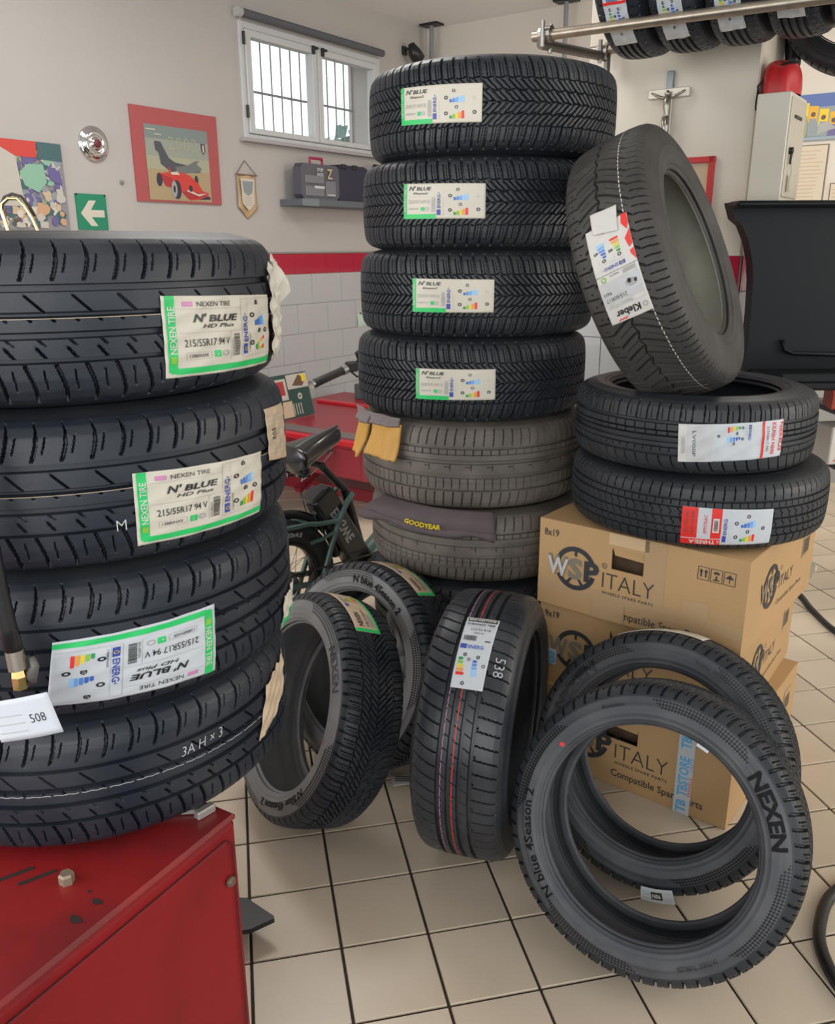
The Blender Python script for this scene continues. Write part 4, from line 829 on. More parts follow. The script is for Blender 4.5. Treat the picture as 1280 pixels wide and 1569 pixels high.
for k, (x, z, w_, h_, lb) in enumerate(((-1.215, 1.74, .175, .355, 'framed pale document behind the electrical cabinet'), (-1.02, 1.60, .15, .27, 'small pale document low at the right edge of the back wall'))):
    e = empty('framed_document', MBK @ T_((x, 0, z)), lb, 'picture', None)
    q = MB(); q.box((0, -.006, h_/2), (w_, .012, h_), bev=.001); q.build('frame', mat('thin_dark_frame', (.2, .15, .11), .5), e); q = MB(); q.box((0, -.0135, h_/2), (w_-.014, .003, h_-.014)); q.build('sheet', mat('sheet_cream', (.60, .53, .42), .5), e)
    p = PR(); p.step = 1e9
    for y in np.arange(30, h_*1000-30, 22): p.rect(-w_*380, y, w_*380*rng.uniform(.2, 1), y+6, 'tan', 1)
    p.build('print', fm(0, 0, .0155), e)
# ceiling rods
for k, (x, lb) in enumerate(((-3.98, 'grey ceiling rod in the far left corner'), (-2.876, 'grey ceiling rod behind the tyre rack'))):
    e = empty('ceiling_rod', MBK @ T_((x, -.12, 2.0)), lb, 'rod'); q = MB(); q.cyl((0, 0, 0), (0, 0, 1.1), .016, 10); q.build('rod', mat('rod_grey', (.22, .23, .25), .5), e)
    q = MB(); q.box((0, 0, 1.093), (.16, .10, .014), bev=.002); q.build('ceiling_plate', DARK, e)
# ---------------------------------------------------------------- high tyre rack
MR = fr(Vector((0, 0, 0)), N_, D_)
rk = empty('tyre_rack', MR @ T_((-1.50, 2.93, 2.19)), 'steel tube tyre rack hanging high at the right', 'rack')
TB = mat('rack_tube_warm_steel', (.42, .36, .29), .35, .8, noise=(25, .5, (.26, .22, .18)))
for (a, b2, nm) in (((-.05, 0, .008), (1.9, 0, -.03), 'front_tube'), ((-.03, .44, .03), (1.9, .44, .0), 'rear_tube'), ((-.01, -.02, -.022), (.02, .46, .01), 'cross_tube')):
    q = MB(); q.cyl(a, b2, .017, 14); q.build(nm, TB if nm != 'cross_tube' else mat('rack_dark_tube', (.12, .10, .09), .4, .7), rk, smooth=True, sharp=40)
for (x, y, z) in ((.0, 0, -.004), (.02, .44, .01)):
    q = MB(); q.cyl((x-.022, y, z+.012), (x+.022, y, z+.012), .027, 12); q.cyl((x, y-.03, z-.03), (x, y-.03, z+.05), .008, 8); q.cyl((x+.0, y+.03, z-.04), (x, y+.03, z+.05), .008, 8); q.build('clamp', STEEL, rk)
q = MB(); q.cyl((.045, .44, -.08), (.045, .44, .91), .006, 8); q.build('hanger_rod', mat('rod_dark', (.06, .055, .05), .5), rk)
q = MB(); q.cyl((1.75, .22, -.04), (1.75, .22, .91), .012, 8); q.cyl((1.75, -.02, -.035), (1.75, .46, -.02), .014, 8); q.build('hanger_rod', mat('rod_dark', (.06, .055, .05), .5), rk)
GR_ = 'tyres hanging on the high rack'
names = ('leftmost tyre on the high rack with a red-lined sticker', 'second tyre from the left on the high rack', 'third tyre from the left on the high rack', 'fourth tyre from the left on the high rack', 'fifth tyre from the left on the high rack', 'sixth tyre from the left on the high rack at the picture edge')
def lab_rack(k):
    def f(p):
        bars(p, 10, 150, 60, 20, 'grey', seed=k); 
        for y in (186, 178, 140, 132): p.rect(10, y, 66, y+3, 'lgrey')
        sub(p, 10, 22, 1, 1, 0, energy); p.rect(0, 0, 80, 16, 'lgrey')
        if k == 0: p.rect(0, 106, 80, 112, 'red', 3); p.rect(10, 124, 70, 130, 'red', 3)
    return f
for k in range(6):
    C = N_*(-1.245+.176*k)+D_*3.145+Z_*2.432; e = tyre('rack', C, N_, names[k], GR_, k*.7)
    if k < 4: h_ = (0, .03, .02, -.06)[k]; sticker(e, [(-1.98+h_, -.040), (-1.98+h_*.6, .038), (-2.95, .038), (-2.95, -.040)], 80, 200, lab_rack(k), 'cold', .0015, 50+k, .003)
ft_ = tyre('rack', N_*-.625+D_*3.70+Z_*2.385, D_, 'dark tyre hanging face-on behind the right end of the high rack', None)
hb = empty('inner_tube', MR @ T_((-.885, 3.76, 2.12)), 'black inner tube hanging beside the top of the pillar', 'tube')
q = MB(); q.tube([(0, 0, .40), (-.005, 0, .25), (.0, 0, .12), (.008, 0, .03), (.012, -.005, .012), (.02, 0, .04), (.022, 0, .2), (.02, 0, .4)], [.02, .024, .026, .022, .018, .02, .02, .02], 12); q.build('tube', mat('inner_tube_rubber', (.008, .008, .009), .5), hb, smooth=True)
# ---------------------------------------------------------------- cardboard boxes (wheel cartons)
KR = mat('kraft_cardboard', (.50, .315, .15), .75, noise=(3, .5, (.42, .26, .12)), bump=(120, .1, .001))
KRI = mat('kraft_inside_shade', (.10, .06, .035), .9); TAPE = mat('clear_packing_tape', (.44, .29, .165), .28, coat=.3)
INK.update(kraft=(.50, .315, .15), tape=(.46, .31, .17), kl=(.62, .44, .26), logo=(.045, .045, .05), logog=(.22, .19, .15))
def carton(o, yaw, size, label, grp, content, side=None):
    a = Rd(yaw); X = Vector((math.cos(a), -math.sin(a), 0)); Y = Vector((math.sin(a), math.cos(a), 0)); W, Dp, H = size
    e = empty('cardboard_box', fr(Vector(o), X, Y), label, 'box', grp); hx0, hx1, hz0, hz1 = .225*W/.589, .325*W/.589, .152, .212
    q = MB(); t = .004
    def face(x0, x1, z0, z1): q.box(((x0+x1)/2, t/2, (z0+z1)/2), (x1-x0, t, z1-z0))
    face(0, hx0, 0, H); face(hx1, W, 0, H); face(hx0, hx1, 0, hz0); face(hx0, hx1, hz1, H)
    q.box((W/2, Dp-t/2, H/2), (W, t, H)); q.box((t/2, Dp/2, H/2), (t, Dp-2*t, H)); q.box((W-t/2, Dp/2, H/2), (t, Dp-2*t, H)); q.box((W/2, Dp/2, t/2), (W-2*t, Dp-2*t, t))
    q.build('carton', KR, e)
    q = MB(); q.box((W/2, Dp*.25, H-t/2+.0005), (W-.002, Dp*.5-.004, t), bev=.001); q.build('top_flap', KR, e)
    q = MB(); q.box((W/2, Dp*.75, H-t/2+.0005), (W-.002, Dp*.5-.004, t), bev=.001); q.build('top_flap', KR, e)
    q = MB(); q.box((W/2, .05, (hz0+hz1)/2), (W*.5, .003, .1)); q.build('hand_hole_shade', KRI, e)  # dark sheet behind the hand hole, shade of the inside put into its colour
    q = MB(); q.prism([(hx0, hz1), (hx1, hz1), (hx1-.004, hz1-.024), (hx0+.008, hz1-.020)], .004, .012); q.build('hand_hole_flap', KR, e)
    q = MB(); q.box((W/2, Dp/2, H+.0012), (W*1.0, .055, .0012)); q.build('tape', TAPE, e)
    p = PR(); p.step = 1e9; content(p, W*1000, H*1000); p.build('print', lambda co, o2: np.stack([co[:, 0]/1000, -.0006-o2*1.2, co[:, 1]/1000], -1), e)
    p = PR(); p.step = 1e9; (side or side_print)(p, Dp*1000, H*1000); p.build('print', lambda co, o2: np.stack([W+.0006+o2*1.2, co[:, 0]/1000, co[:, 1]/1000], -1), e)
    return e
def wsp(p, x, y, s, full=True):
    p.ring(x, y, 50*s, 64*s, 'logo', 2, 25, 165, 26); p.ring(x, y, 50*s, 64*s, 'logo', 2, 205, 345, 26)
    p.rect(x-4*s, y+36*s, x+4*s, y+60*s, 'logo', 3); p.poly([(x+8*s, y-30*s), (x+16*s, y-30*s), (x+34*s, y-52*s), (x+24*s, y-56*s)], 'logo', 3); p.poly([(x-16*s, y-30*s), (x-8*s, y-30*s), (x-24*s, y-56*s), (x-34*s, y-52*s)], 'logo', 3)
    for ch, dx, w in (('W', -86, 62), ('S', -22, 44), ('P', 28, 46)): p.text(ch, x+dx*s, y-28*s, 56*s, 'logog' if ch != 'P' else 'logo', w=w*s, bold=.045, lay=5)
    p.text('R', x+86*s, y+26*s, 7*s, 'logo', w=5*s, lay=3); p.ring(x+88.5*s, y+29.5*s, 6.5*s, 8*s, 'logo', 3, n=16)
    if full:
        p.text('ITALY', x+84*s, y-34*s, 46*s, 'logo', w=150*s, bold=-.015, lay=3); p.text('WHEELS SPARE PARTS', x+84*s, y-52*s, 8*s, 'logo', w=150*s, bold=.01, lay=3, space=1.2)
def icons(p, x, y, s=1):
    for k in range(3):
        a = x+k*33*s; p.rect(a, y, a+30*s, y+1.5, 'logo', 2); p.rect(a, y+34*s, a+30*s, y+34*s+1.5, 'logo', 2); p.rect(a, y, a+1.5, y+34*s, 'logo', 2); p.rect(a+28.5*s, y, a+30*s, y+34*s, 'logo', 2)
    for k in (0, 1): a = x+(7+k*12)*s; p.rect(a, y+8*s, a+4*s, y+24*s, 'logo', 2); p.poly([(a-3*s, y+22*s), (a+7*s, y+22*s), (a+2*s, y+30*s)], 'logo', 2)
    a = x+48*s; p.ring(a, y+20*s, 3*s, 9*s, 'logo', 2, 20, 160, 10); p.rect(a-2*s, y+6*s, a+2*s, y+18*s, 'logo', 2); p.rect(a-8*s, y+5*s, a+8*s, y+8*s, 'logo', 2)
    a = x+81*s; p.poly([(a-11*s, y+17*s), (a, y+29*s), (a+11*s, y+17*s)], 'logo', 2); p.rect(a-1*s, y+6*s, a+1*s, y+17*s, 'logo', 2)
def side_print(p, W, H): wsp(p, 190, H*.52, .95, False); p.text('ITALY', 270, H*.40, 34, 'logo', w=120, bold=-.01); p.text('Compatible Spare Parts', 260, H*.22, 14, 'logo', w=230); p.rect(470, H*.5, 540, H*.8, 'tape', 1); bars(p, 476, H*.54, 58, 46, 'logo', lay=2)
def c_top(p, W, H):
    p.text('8x19', 16, H-46, 20, 'logo', w=46, bold=.01); wsp(p, 118, 128, 1.0)
    p.text('Compatible Spare Parts', 230, 16, 22, 'logo', w=270, bold=.005); icons(p, 462, H-72)
    p.rect(318, 2, 378, H-1, 'tape', 1); p.rect(0, 44, 588, 80, 'tape', 1.3); p.rect(175, 0, 272, 60, 'tape', 5); p.rect(430, 2, 500, 120, 'tape', 1.6); p.rect(215, 222, 330, H-1, 'kl', 1)
    p.text('W', 32, 100, 50, 'lgrey', w=66, bold=.03, lay=10)
def tbtape(p, x, H, w=46):
    p.rect(x, 0, x+w, H-2, 'cold', 8); 
    for k, (t, wd) in enumerate((('TB', 40), ('TBSTORE', 130), ('TB', 40))): p.text(t, x+34, 6+[0, 50, 198][k], 26, 'tapeblue', w=wd*.95, rot=90, bold=.03, lay=10)
    p.text('WHEELS', x+45, 60, 8, 'red', w=60, rot=90, lay=10); p.text('PARTS', x+45, 140, 8, 'b3', w=40, rot=90, lay=10)
def c_mid(p, W, H): p.text('9x19', 16, H-46, 20, 'logo', w=46, bold=.02); wsp(p, 118, 122, 1.0); p.text('Compatible Spare Parts', 230, 16, 22, 'logo', w=270); icons(p, 462, H-72); p.rect(0, 60, 60, 110, 'cold', 8); p.text('TB', 14, 66, 36, 'tapeblue', w=44, bold=.04, lay=10)
def c_low(p, W, H): p.text('9x19', 16, H-46, 20, 'logo', w=46, bold=.02); wsp(p, 170, 130, 1.05); p.text('Compatible Spare Parts', 250, 34, 22, 'logo', w=270, bold=.01); tbtape(p, 440, H)
GBX = 'wheel cartons stacked under the right tyres'
carton((.350, 2.280, .5135), 39, (.589, .60, .2555), 'brown wheel carton marked 8x19, topmost of the three', GBX, c_top)
carton((.362, 2.290, .2570), 36, (.575, .60, .2555), 'brown wheel carton marked 9x19, middle of the three', GBX, c_mid)
carton((.362, 2.268, .0020), 38, (.585, .60, .2540), 'brown wheel carton on the floor seen through the front tyres', GBX, c_low)
pk = empty('plastic_scrap', T_((1.235, 2.555, .515)), 'torn white plastic wrap sticking out between two cartons', 'plastic wrap')
def crum(seed, sx, sy, sz, n=14):
    r = random.Random(seed); ph = [r.uniform(0, 6) for _ in range(8)]
    def f(u, v):
        x, y = (u-.5)*2, (v-.5)*2
        return (sx*x*(1+.25*math.sin(7*y+ph[0])), sy*y*(1+.3*math.sin(8*x+ph[1])), sz*(math.sin(5*x+ph[2]+3*y)*.4+math.sin(9*y+ph[3]-4*x)*.35+.3*math.sin(14*x*y+ph[4])))
    return f
q = MB(); q.grid(crum(4, .035, .03, .045), 14, 14); q.build('wrap', mat('milky_plastic', (.62, .58, .50), .3), pk, solid=.001)
# ---------------------------------------------------------------- red machine under the left stack
REDM = mat('machine_red_enamel', (.25, .008, .012), .45, noise=(5, .7, (.14, .007, .010), .45, .66), bump=(8, .08, .004), spec=.25)
REDT = mat('machine_top_red_worn', (.26, .014, .015), .34, noise=(4, .95, (.085, .016, .018), .42, .68), bump=(14, .15, .003))
mg = Rd(30.5); gX = Vector((math.cos(mg), -math.sin(mg), 0)); gY = Vector((math.sin(mg), math.cos(mg), 0)); c0 = Vector((-.294, 1.149, 0))
MM = fr(c0, gX, gY)     # local: x<0 into the machine, y<0 toward the camera
rm = empty('tyre_machine', MM @ T_((-.5, -.6, 0)), 'red sheet metal base cabinet of the tyre machine', 'machine')
off = lambda v: Vector(v)-Vector((-.5, -.6, 0))
q = MB(); q.box(off((-.55, -.75, .312)), (1.10, 1.50, .624), bev=.008); q.build('cabinet', REDM, rm)
q = MB(); q.box(off((-.55, -.75, .629)), (1.102, 1.502, .012), bev=.005); q.build('top_plate', REDT, rm)
q = MB(); q.box(off((.0015, -.716, .309)), (.004, 1.38, .584), bev=.002); q.build('side_panel', REDM, rm)
GRM = mat('grime_black', (.02, .012, .010), .8)
q = MB(); q.tube([off((.0025, -1.42, .603)), off((.0025, -.030, .603)), off((.0025, -.016, .588)), off((.0025, -.016, .03))], .0009, 6); q.build('panel_gap', GRM, rm)
for y, z in ((-.031, .528), (-.55, .075), (-.075, .08)): q = MB(); q.lathe([(.009, 0), (.009, .004), (.006, .007), (0, .007)], 10, Matrix.Translation(off((.006, y, z))) @ Matrix.Rotation(PI/2, 4, 'Y')); q.build('bolt', mat('rusty_bolt', (.16, .13, .09), .6, .5), rm)
for (x, y) in ((-.148, -.255), (-.182, -.268)): q = MB(); q.box(off((x, y, .6355)), (.052, .006, .0015), M=Matrix.Rotation(Rd(64), 4, 'Z')); q.build('vent_slot', GRM, rm)
q = MB(); q.lathe([(.011, 0), (.011, .012), (.009, .016), (0, .016)], 6, Matrix.Translation(off((-.104, -.239, .635)))); q.build('hex_bolt', mat('worn_bolt', (.30, .24, .17), .5, .5), rm)
for (x, y, s) in ((-.035, -.244, .55), (-.033, -.281, .65), (-.060, -.236, .25), (-.05, -.50, .3)):
    q = MB(); q.add([off((x+.016*s*math.cos(a)*(1+.3*math.sin(3*a)), y+.009*s*math.sin(a), .6357)) for a in [i*.52 for i in range(12)]], [tuple(range(12))]); q.build('oil_stain', GRM, rm)
q = MB(); q.box(off((-.075, -.012-.03, .640)), (.075, .016, .008), M=Matrix.Rotation(Rd(35), 4, 'Z'), bev=.001); q.box(off((-.040, -.028, .642)), (.014, .034, .014), M=Matrix.Rotation(Rd(-10), 4, 'Z'), bev=.002); q.build('metal_clip', mat('zinc_clip', (.42, .40, .38), .45, .6), rm)
sp_ = tag(None, None) if False else None
fp = empty('pedal_plate', T_((-.37, 1.55, .0)), 'black pointed steel foot plate sticking out beside the red machine', 'foot plate')
q = MB(); q.prism([(-.12, -.07), (-.03, -.055), (.040, -.001), (.042, .006), (-.006, .038), (-.12, .06)], .045, .057, M=Matrix.Rotation(PI/2, 4, 'X') @ Matrix.Identity(4)); q.build('plate', BLK, fp)
q = MB(); q.cyl((-.07, 0, .0), (-.07, 0, .048), .02, 12); q.build('foot', BLK, fp)
# ---------------------------------------------------------------- air hose with brass fitting and paper tag, brass loop
ah = empty('air_hose', T_((-.51, .98, .96)), 'black air hose with a brass fitting hanging in front of the left stack', 'hose')
o_ = Vector((-.51, .98, .96)); H_ = lambda L: [Vector(p)-o_ for p in L]
q = MB(); q.tube(H_([(-.60, .955, 1.50), (-.55, .975, 1.33), (-.529, .980, 1.232), (-.527, .980, 1.157), (-.526, .980, 1.097), (-.522, .980, 1.043), (-.5175, .980, 1.003)]), .0115, 14); q.build('hose', mat('hose_rubber', (.012, .012, .013), .35), ah, smooth=True)
q = MB(); q.tube(H_([(-.5185, .980, 1.010), (-.5165, .978, .984)]), .0118, 14); q.build('ferrule', mat('ferrule_steel', (.30, .26, .22), .35, .8), ah, smooth=True, sharp=40)
q = MB(); q.tube(H_([(-.5165, .978, .984), (-.5155, .976, .974), (-.515, .975, .958)]), [.008, .0095, .0095], 6); q.build('brass_fitting', BRASS, ah)
q = MB(); q.tube(H_([(-.500, .985, .998), (-.498, .985, .985), (-.505, .985, .972), (-.503, .985, .960)]), [.004, .006, .009, .004], 10); q.build('lever', mat('grey_lever', (.14, .13, .12), .5, .4), ah, smooth=True)
tgp = empty('paper_tag', T_((-.51, .95, .93)), 'white paper tag reading 508 hanging on the air hose', 'tag')
ang = math.atan2(.970-.958, .058)
def tagp(u, v): x = -.035+.085*u; z = -.030+.060*v; return (x*math.cos(ang)-z*math.sin(ang), -.004*math.sin(u*2.5)-.003*v, x*math.sin(ang)+z*math.cos(ang))
q = MB(); q.grid(tagp, 10, 8); q.build('paper', mat('tag_white', (.62, .65, .70), .6), tgp, True, solid=.0006)
p = PR(); p.step = 1e9; p.text('508', 52, 22, 13, 'black', w=20, bold=-.01); p.text('A', 2, 48, 6, 'black', w=3)
for y in (36, 24, 12): p.rect(4, y, 44, y+.7, 'grey')
p.build('print', lambda co, o2: np.array([(lambda P: (P[0], P[1]-.0012, P[2]))(tagp(c[0]/85, c[1]/60)) for c in co]), tgp)
bl_ = empty('brass_hose_loop', T_((-.69, 1.55, 1.52)), 'curved brass tube with a black hose behind the top left tyre', 'tube'); o_ = Vector((-.69, 1.55, 1.52))
q = MB(); q.tube(H_([(-.700, 1.55, 1.47), (-.712, 1.55, 1.535), (-.7175, 1.55, 1.562), (-.715, 1.55, 1.576), (-.704, 1.55, 1.5845), (-.688, 1.55, 1.5845), (-.677, 1.55, 1.573), (-.666, 1.55, 1.552), (-.659, 1.55, 1.530), (-.650, 1.55, 1.47)]), .0033, 10); q.build('brass_tube', mat('pale_brass', (.80, .68, .38), .25, .9), bl_, smooth=True)
q = MB(); q.tube(H_([(-.722, 1.555, 1.572), (-.712, 1.555, 1.587), (-.698, 1.555, 1.592), (-.683, 1.555, 1.588), (-.672, 1.555, 1.574), (-.664, 1.555, 1.556)]), .0028, 8); q.build('rubber_hose', mat('brown_rubber', (.06, .045, .04), .6), bl_, smooth=True)
# ---------------------------------------------------------------- gloves and cloth on the centre stack
GLY = mat('yellow_leather', (.60, .33, .07), .65, noise=(18, .5, (.50, .28, .09)), bump=(60, .3, .002)); GLG = mat('grey_glove_knit', (.20, .17, .17), .9, bump=(200, .4, .001))
def sheet(corners, nu, nv, wr, seed, cyl=None):
    r = random.Random(seed); ph = [r.uniform(0, 6) for _ in range(6)]; A, B, C_, Dd = [Vector(c) for c in corners]  # TL TR BR BL
    def f(u, v):
        P = A.lerp(B, u).lerp(Dd.lerp(C_, u), v)
        if cyl:
            cx, cy, rr = cyl; dx, dy = P.x-cx, P.y-cy; dd = math.hypot(dx, dy); k = (rr+wr*(math.sin(9*u+ph[0])*.5+math.sin(5*v+ph[1]+4*u)*.5+.4*math.sin(17*u+ph[2])*v)+.02*v*v)/dd
            P = Vector((cx+dx*max(k, .9), cy+dy*max(k, .9), P.z))
        else: P = P+Vector((0, -1, 0))*wr*(math.sin(8*u+ph[0])+math.sin(6*v+ph[1]))
        return P
    return f
e = empty('work_glove', T_((-.1, 2.42, .92)), 'large yellow leather work glove hanging between the centre tyres', 'glove', None); o_ = Vector((-.1, 2.42, .92))
def sh2(q, f, nu, nv, o_): q.grid(lambda u, v: Vector(f(u, v))-o_, nu, nv)
q = MB(); sh2(q, sheet([(-.143, 2.47, 1.010), (-.052, 2.38, 1.014), (-.064, 2.39, .905), (-.170, 2.47, .912)], 20, 16, .006, 3, (.179, 2.688, .372)), 20, 16, o_); q.build('leather_cuff', GLY, e, True, solid=.008)
q = MB(); sh2(q, sheet([(-.135, 2.50, 1.034), (-.040, 2.42, 1.030), (-.050, 2.385, 1.010), (-.145, 2.47, 1.006)], 20, 8, .006, 4, (.179, 2.688, .366)), 20, 8, o_); q.build('knit_cuff', GLG, e, True, solid=.007)
e = empty('work_glove', T_((-.17, 2.53, .9)), 'small yellow leather work glove at the left edge of the centre stack', 'glove', None); o_ = Vector((-.17, 2.53, .9))
q = MB(); sh2(q, sheet([(-.180, 2.56, 1.006), (-.130, 2.49, 1.000), (-.178, 2.52, .890), (-.222, 2.56, .908)], 14, 14, .006, 6, (.179, 2.688, .378)), 14, 14, o_); q.build('leather_cuff', GLY, e, True, solid=.010)
q = MB(); sh2(q, sheet([(-.150, 2.60, 1.040), (-.118, 2.51, 1.030), (-.132, 2.49, 1.000), (-.180, 2.56, 1.006)], 12, 8, .006, 7, (.179, 2.688, .370)), 12, 8, o_); q.build('knit_cuff', GLG, e, True, solid=.008)
e = empty('dark_cloth', T_((-.05, 2.36, .74)), 'dark mauve cloth with a yellow tyre maker name squeezed between the brown tyres', 'cloth'); o_ = Vector((-.05, 2.36, .74))
MV = mat('mauve_cloth', (.105, .08, .085), .85, noise=(20, .4, (.07, .055, .06)), bump=(300, .4, .001))
def cloth(u, v):
    a = Rd(215+u*60); rr = .345+.035*math.sin(min(1, v*1.6)*PI/2)+.012*math.sin(5*u+2)*v; x = .19+rr*math.cos(a)-(.03*(1-u)**2*v*1.5); y = 2.69+rr*math.sin(a)
    z = .775-.055*v*(.75+.35*u)-.012*u+.008*math.sin(9*u)*v; return Vector((x, y, z))-o_
q = MB(); q.grid(cloth, 40, 12); q.build('cloth', MV, e, True, solid=.012)
q = MB(); pts = [Vector(cloth(u, 1))+Vector((0, -.004, -.006)) for u in np.linspace(0, 1, 30)]; q.tube(pts, [.012+.004*math.sin(i*.7) for i in range(30)], 10); q.build('hem', MV, e, smooth=True)
def cmap(co, o2):
    out = []
    for c in co: P = Vector(cloth(.36+c[0]/1000/.40, .92-c[1]/1000/.055)); n = Vector((P.x+o_.x-.19, P.y+o_.y-2.69, 0)).normalized(); P = P+n*(.0165+0*c[1]); out.append(P)
    return np.array(out)
p = PR(); p.step = 1e9; p.text('GOODYEAR', 0, 4, 14, 'yellow', w=104, bold=.03); p.build('print', cmap, e)
# plastic wrap standing behind the leaning tyre and small printed card
e = empty('plastic_sheet', T_((-.02, 2.34, .0)), 'crumpled grey plastic sheet seen through the second leaning tyre', 'plastic wrap')
q = MB(); f_ = crum(9, .06, .15, .03); q.grid(lambda u, v: (f_(u, v)[0], f_(u, v)[2]*.5, .30+f_(u, v)[1]*1.1), 16, 26); q.build('sheet', mat('grey_plastic_sheet', (.34, .34, .36), .35), e, solid=.001)
e = empty('printed_card', T_((-.02, 2.13, .012)), 'white printed card lying on the floor under the leaning tyres', 'card')
q = MB(); q.box((0, 0, 0), (.12, .045, .002), M=Matrix.Rotation(Rd(12), 4, 'Z')); q.build('card', mat('card_white', (.6, .6, .58), .6), e); p = PR(); p.step = 1e9
for k in range(3): p.rect(-50, -14+k*10, 40, -10+k*10, 'black', 1)
p.build('print', lambda co, o2: np.stack([co[:, 0]/1000, co[:, 1]/1000, .0015+o2], -1), e)
# ---------------------------------------------------------------- red lift platform behind, with box and leaning manuals
LR = fr(Vector((0, 0, 0)), N_, D_)
lf = empty('vehicle_lift', LR @ T_((-3.35, 4.1, 0)), 'low red vehicle lift platform along the left wall', 'lift')
LRED = mat('lift_red', (.30, .02, .035), .35, noise=(3, .5, (.22, .03, .04))); LBR = mat('lift_red_bright', (.55, .02, .03), .3)
def lb(name, x0, x1, y0, y1, z0, z1, m, bev=.004, M=None): q = MB(); q.box(((x0+x1)/2+3.35, (y0+y1)/2-4.1, (z0+z1)/2), (x1-x0, y1-y0, z1-z0), bev=bev, M=M); return q.build(name, m, lf)
lb('deck', -3.98, -2.78, 3.50, 4.75, .44, .495, LRED); lb('side_skirt', -2.83, -2.78, 3.50, 4.75, .27, .44, LRED); lb('front_skirt', -3.98, -2.83, 3.505, 3.55, .27, .44, LRED)
for y0 in (3.9, 4.4):
    q = MB(); q.box((-.1, y0-4.1, .20), (.05, .55, .03), M=Matrix.Rotation(Rd(24), 4, 'X')); q.build('scissor_arm', LRED, lf)
lb('grip_strip', -3.97, -2.80, 3.52, 3.64, .495, .499, mat('grip_strip_grey', (.16, .13, .13), .9, bump=(150, .8, .004)), .001)
lb('front_rail', -3.99, -2.78, 3.475, 3.505, .46, .492, LBR); lb('cross_rail', -3.85, -3.15, 4.30, 4.34, .495, .515, LBR); lb('ramp', -3.95, -3.00, 3.16, 3.47, .425, .44, mat('ramp_dark', (.045, .04, .045), .6), .003)
lb('base_frame', -3.95, -3.0, 3.9, 4.7, .004, .08, LRED); lb('junction_box', -3.72, -3.52, 4.55, 4.70, .495, .60, mat('box_dark_grey', (.09, .095, .10), .5))
mz = empty('manual_board', LR @ T_((-3.93, 3.78, .497)) , 'leaning colourful printed boards standing on the red lift', 'board')
mz.matrix_world = fr(Vector((-.80, 5.08, .497)), D_, -N_) @ Matrix.Rotation(Rd(-14), 4, 'X')
q = MB(); q.box((.09, 0, .14), (.34, .012, .27), bev=.002); q.build('board', mat('board_green_black', (.02, .06, .05), .5), mz)
p = PR(); p.step = 1e9; p.rect(-78, 12, 80, 110, 'tan', 1); p.rect(-78, 120, 60, 250, 'pale', 1); p.rect(-60, 150, 40, 235, 'carred2', 2); p.rect(-45, 165, -15, 225, 'cream', 3); p.rect(70, 180, 255, 268, 'pale', 1); p.poly([(110, 200), (180, 262), (240, 230), (200, 190)], 'brown', 2); p.rect(205, 215, 240, 262, 'yellow', 3)
for k in range(4): p.rect(85+k*22, 20, 92+k*22, 90, 'pale', 2)
p.ring(160, 130, 8, 20, 'pale', 2); p.build('print', lambda co, o2: np.stack([co[:, 0]/1000, -.0065-o2, co[:, 1]/1000], -1), mz)
# ---------------------------------------------------------------- electric folding bicycle
BH = Vector((math.sin(Rd(45)), math.cos(Rd(45)), 0)); BM = fr(Vector((-.533, 3.072, 0)), BH, Vector((-BH.y, BH.x, 0)))
bk = empty('electric_bicycle', BM @ T_((.45, 0, 0)), 'green and black electric bicycle parked behind the centre stack', 'bicycle')
GRN = mat('bike_green_frame', (.055, .115, .105), .4, coat=.3); BKR = mat('bike_tyre', (.012, .013, .014), .65); B_ = lambda s, y, z: Vector((s-.45, y, z))
def wheel(s0, nm):
    q = MB(); M = Matrix.Translation(B_(s0, 0, .25)) @ Matrix.Rotation(PI/2, 4, 'X')
    q.lathe([(.170, -.028), (.182, -.040), (.205, -.048), (.232, -.040), (.247, -.02), (.250, 0), (.247, .02), (.232, .040), (.205, .048), (.182, .040), (.170, .028)], 48, M); t = q.build(nm, BKR, bk, smooth=True)
    q = MB(); q.lathe([(.170, -.030), (.158, -.032), (.152, -.01), (.152, .01), (.158, .032), (.170, .030)], 48, M); q.build('rim', mat('rim_black', (.02, .02, .022), .3, .5), t, smooth=True)
    q = MB(); q.lathe([(.0, -.055), (.045, -.05), (.055, -.03), (.055, .03), (.045, .05), (0, .055)], 24, M); q.build('hub', mat('hub_grey', (.18, .18, .19), .35, .7), t, smooth=True)
    q = MB()
    for k in range(28): a = k*2*PI/28; b2 = a+(.35 if k % 2 else -.35); sd = .035 if k % 4 < 2 else -.035; q.cyl(B_(s0+.05*math.cos(a), sd, .25+.05*math.sin(a)), B_(s0+.155*math.cos(b2), 0, .25+.155*math.sin(b2)), .0012, 4)
    o = q.build('spokes', mat('spoke_steel', (.3, .3, .3), .3, .8), t); o['kind'] = 'stuff'; return t
def arc_text(par, txt, s0, y, rad, a0, size, key):
    pr = PR(); pr.text(txt, 0, 0, size*1000, key, bold=.02); pr.build('lettering', lambda co, o2: np.stack([s0-.45+(rad+co[:, 1]/1000)*np.cos(a0-co[:, 0]/1000/rad), np.full(len(co), y), .25+(rad+co[:, 1]/1000)*np.sin(a0-co[:, 0]/1000/rad)], -1), par)
rw = wheel(0, 'rear_wheel'); fw_ = wheel(1.05, 'front_wheel'); arc_text(rw, 'LIFT 20x4.0', 0, -.0495, .196, Rd(105), .018, 'lgrey')
def bt(nm, pts, r, m=GRN, n=12): q = MB(); q.tube([B_(*p_) for p_ in pts], r, n); return q.build(nm, m, bk, smooth=True, sharp=50)
bt('fender', [(.28*math.cos(a)-.0, 0, .25+.275*math.sin(a)) for a in np.linspace(2.4, .15, 16)], .018, BLK)
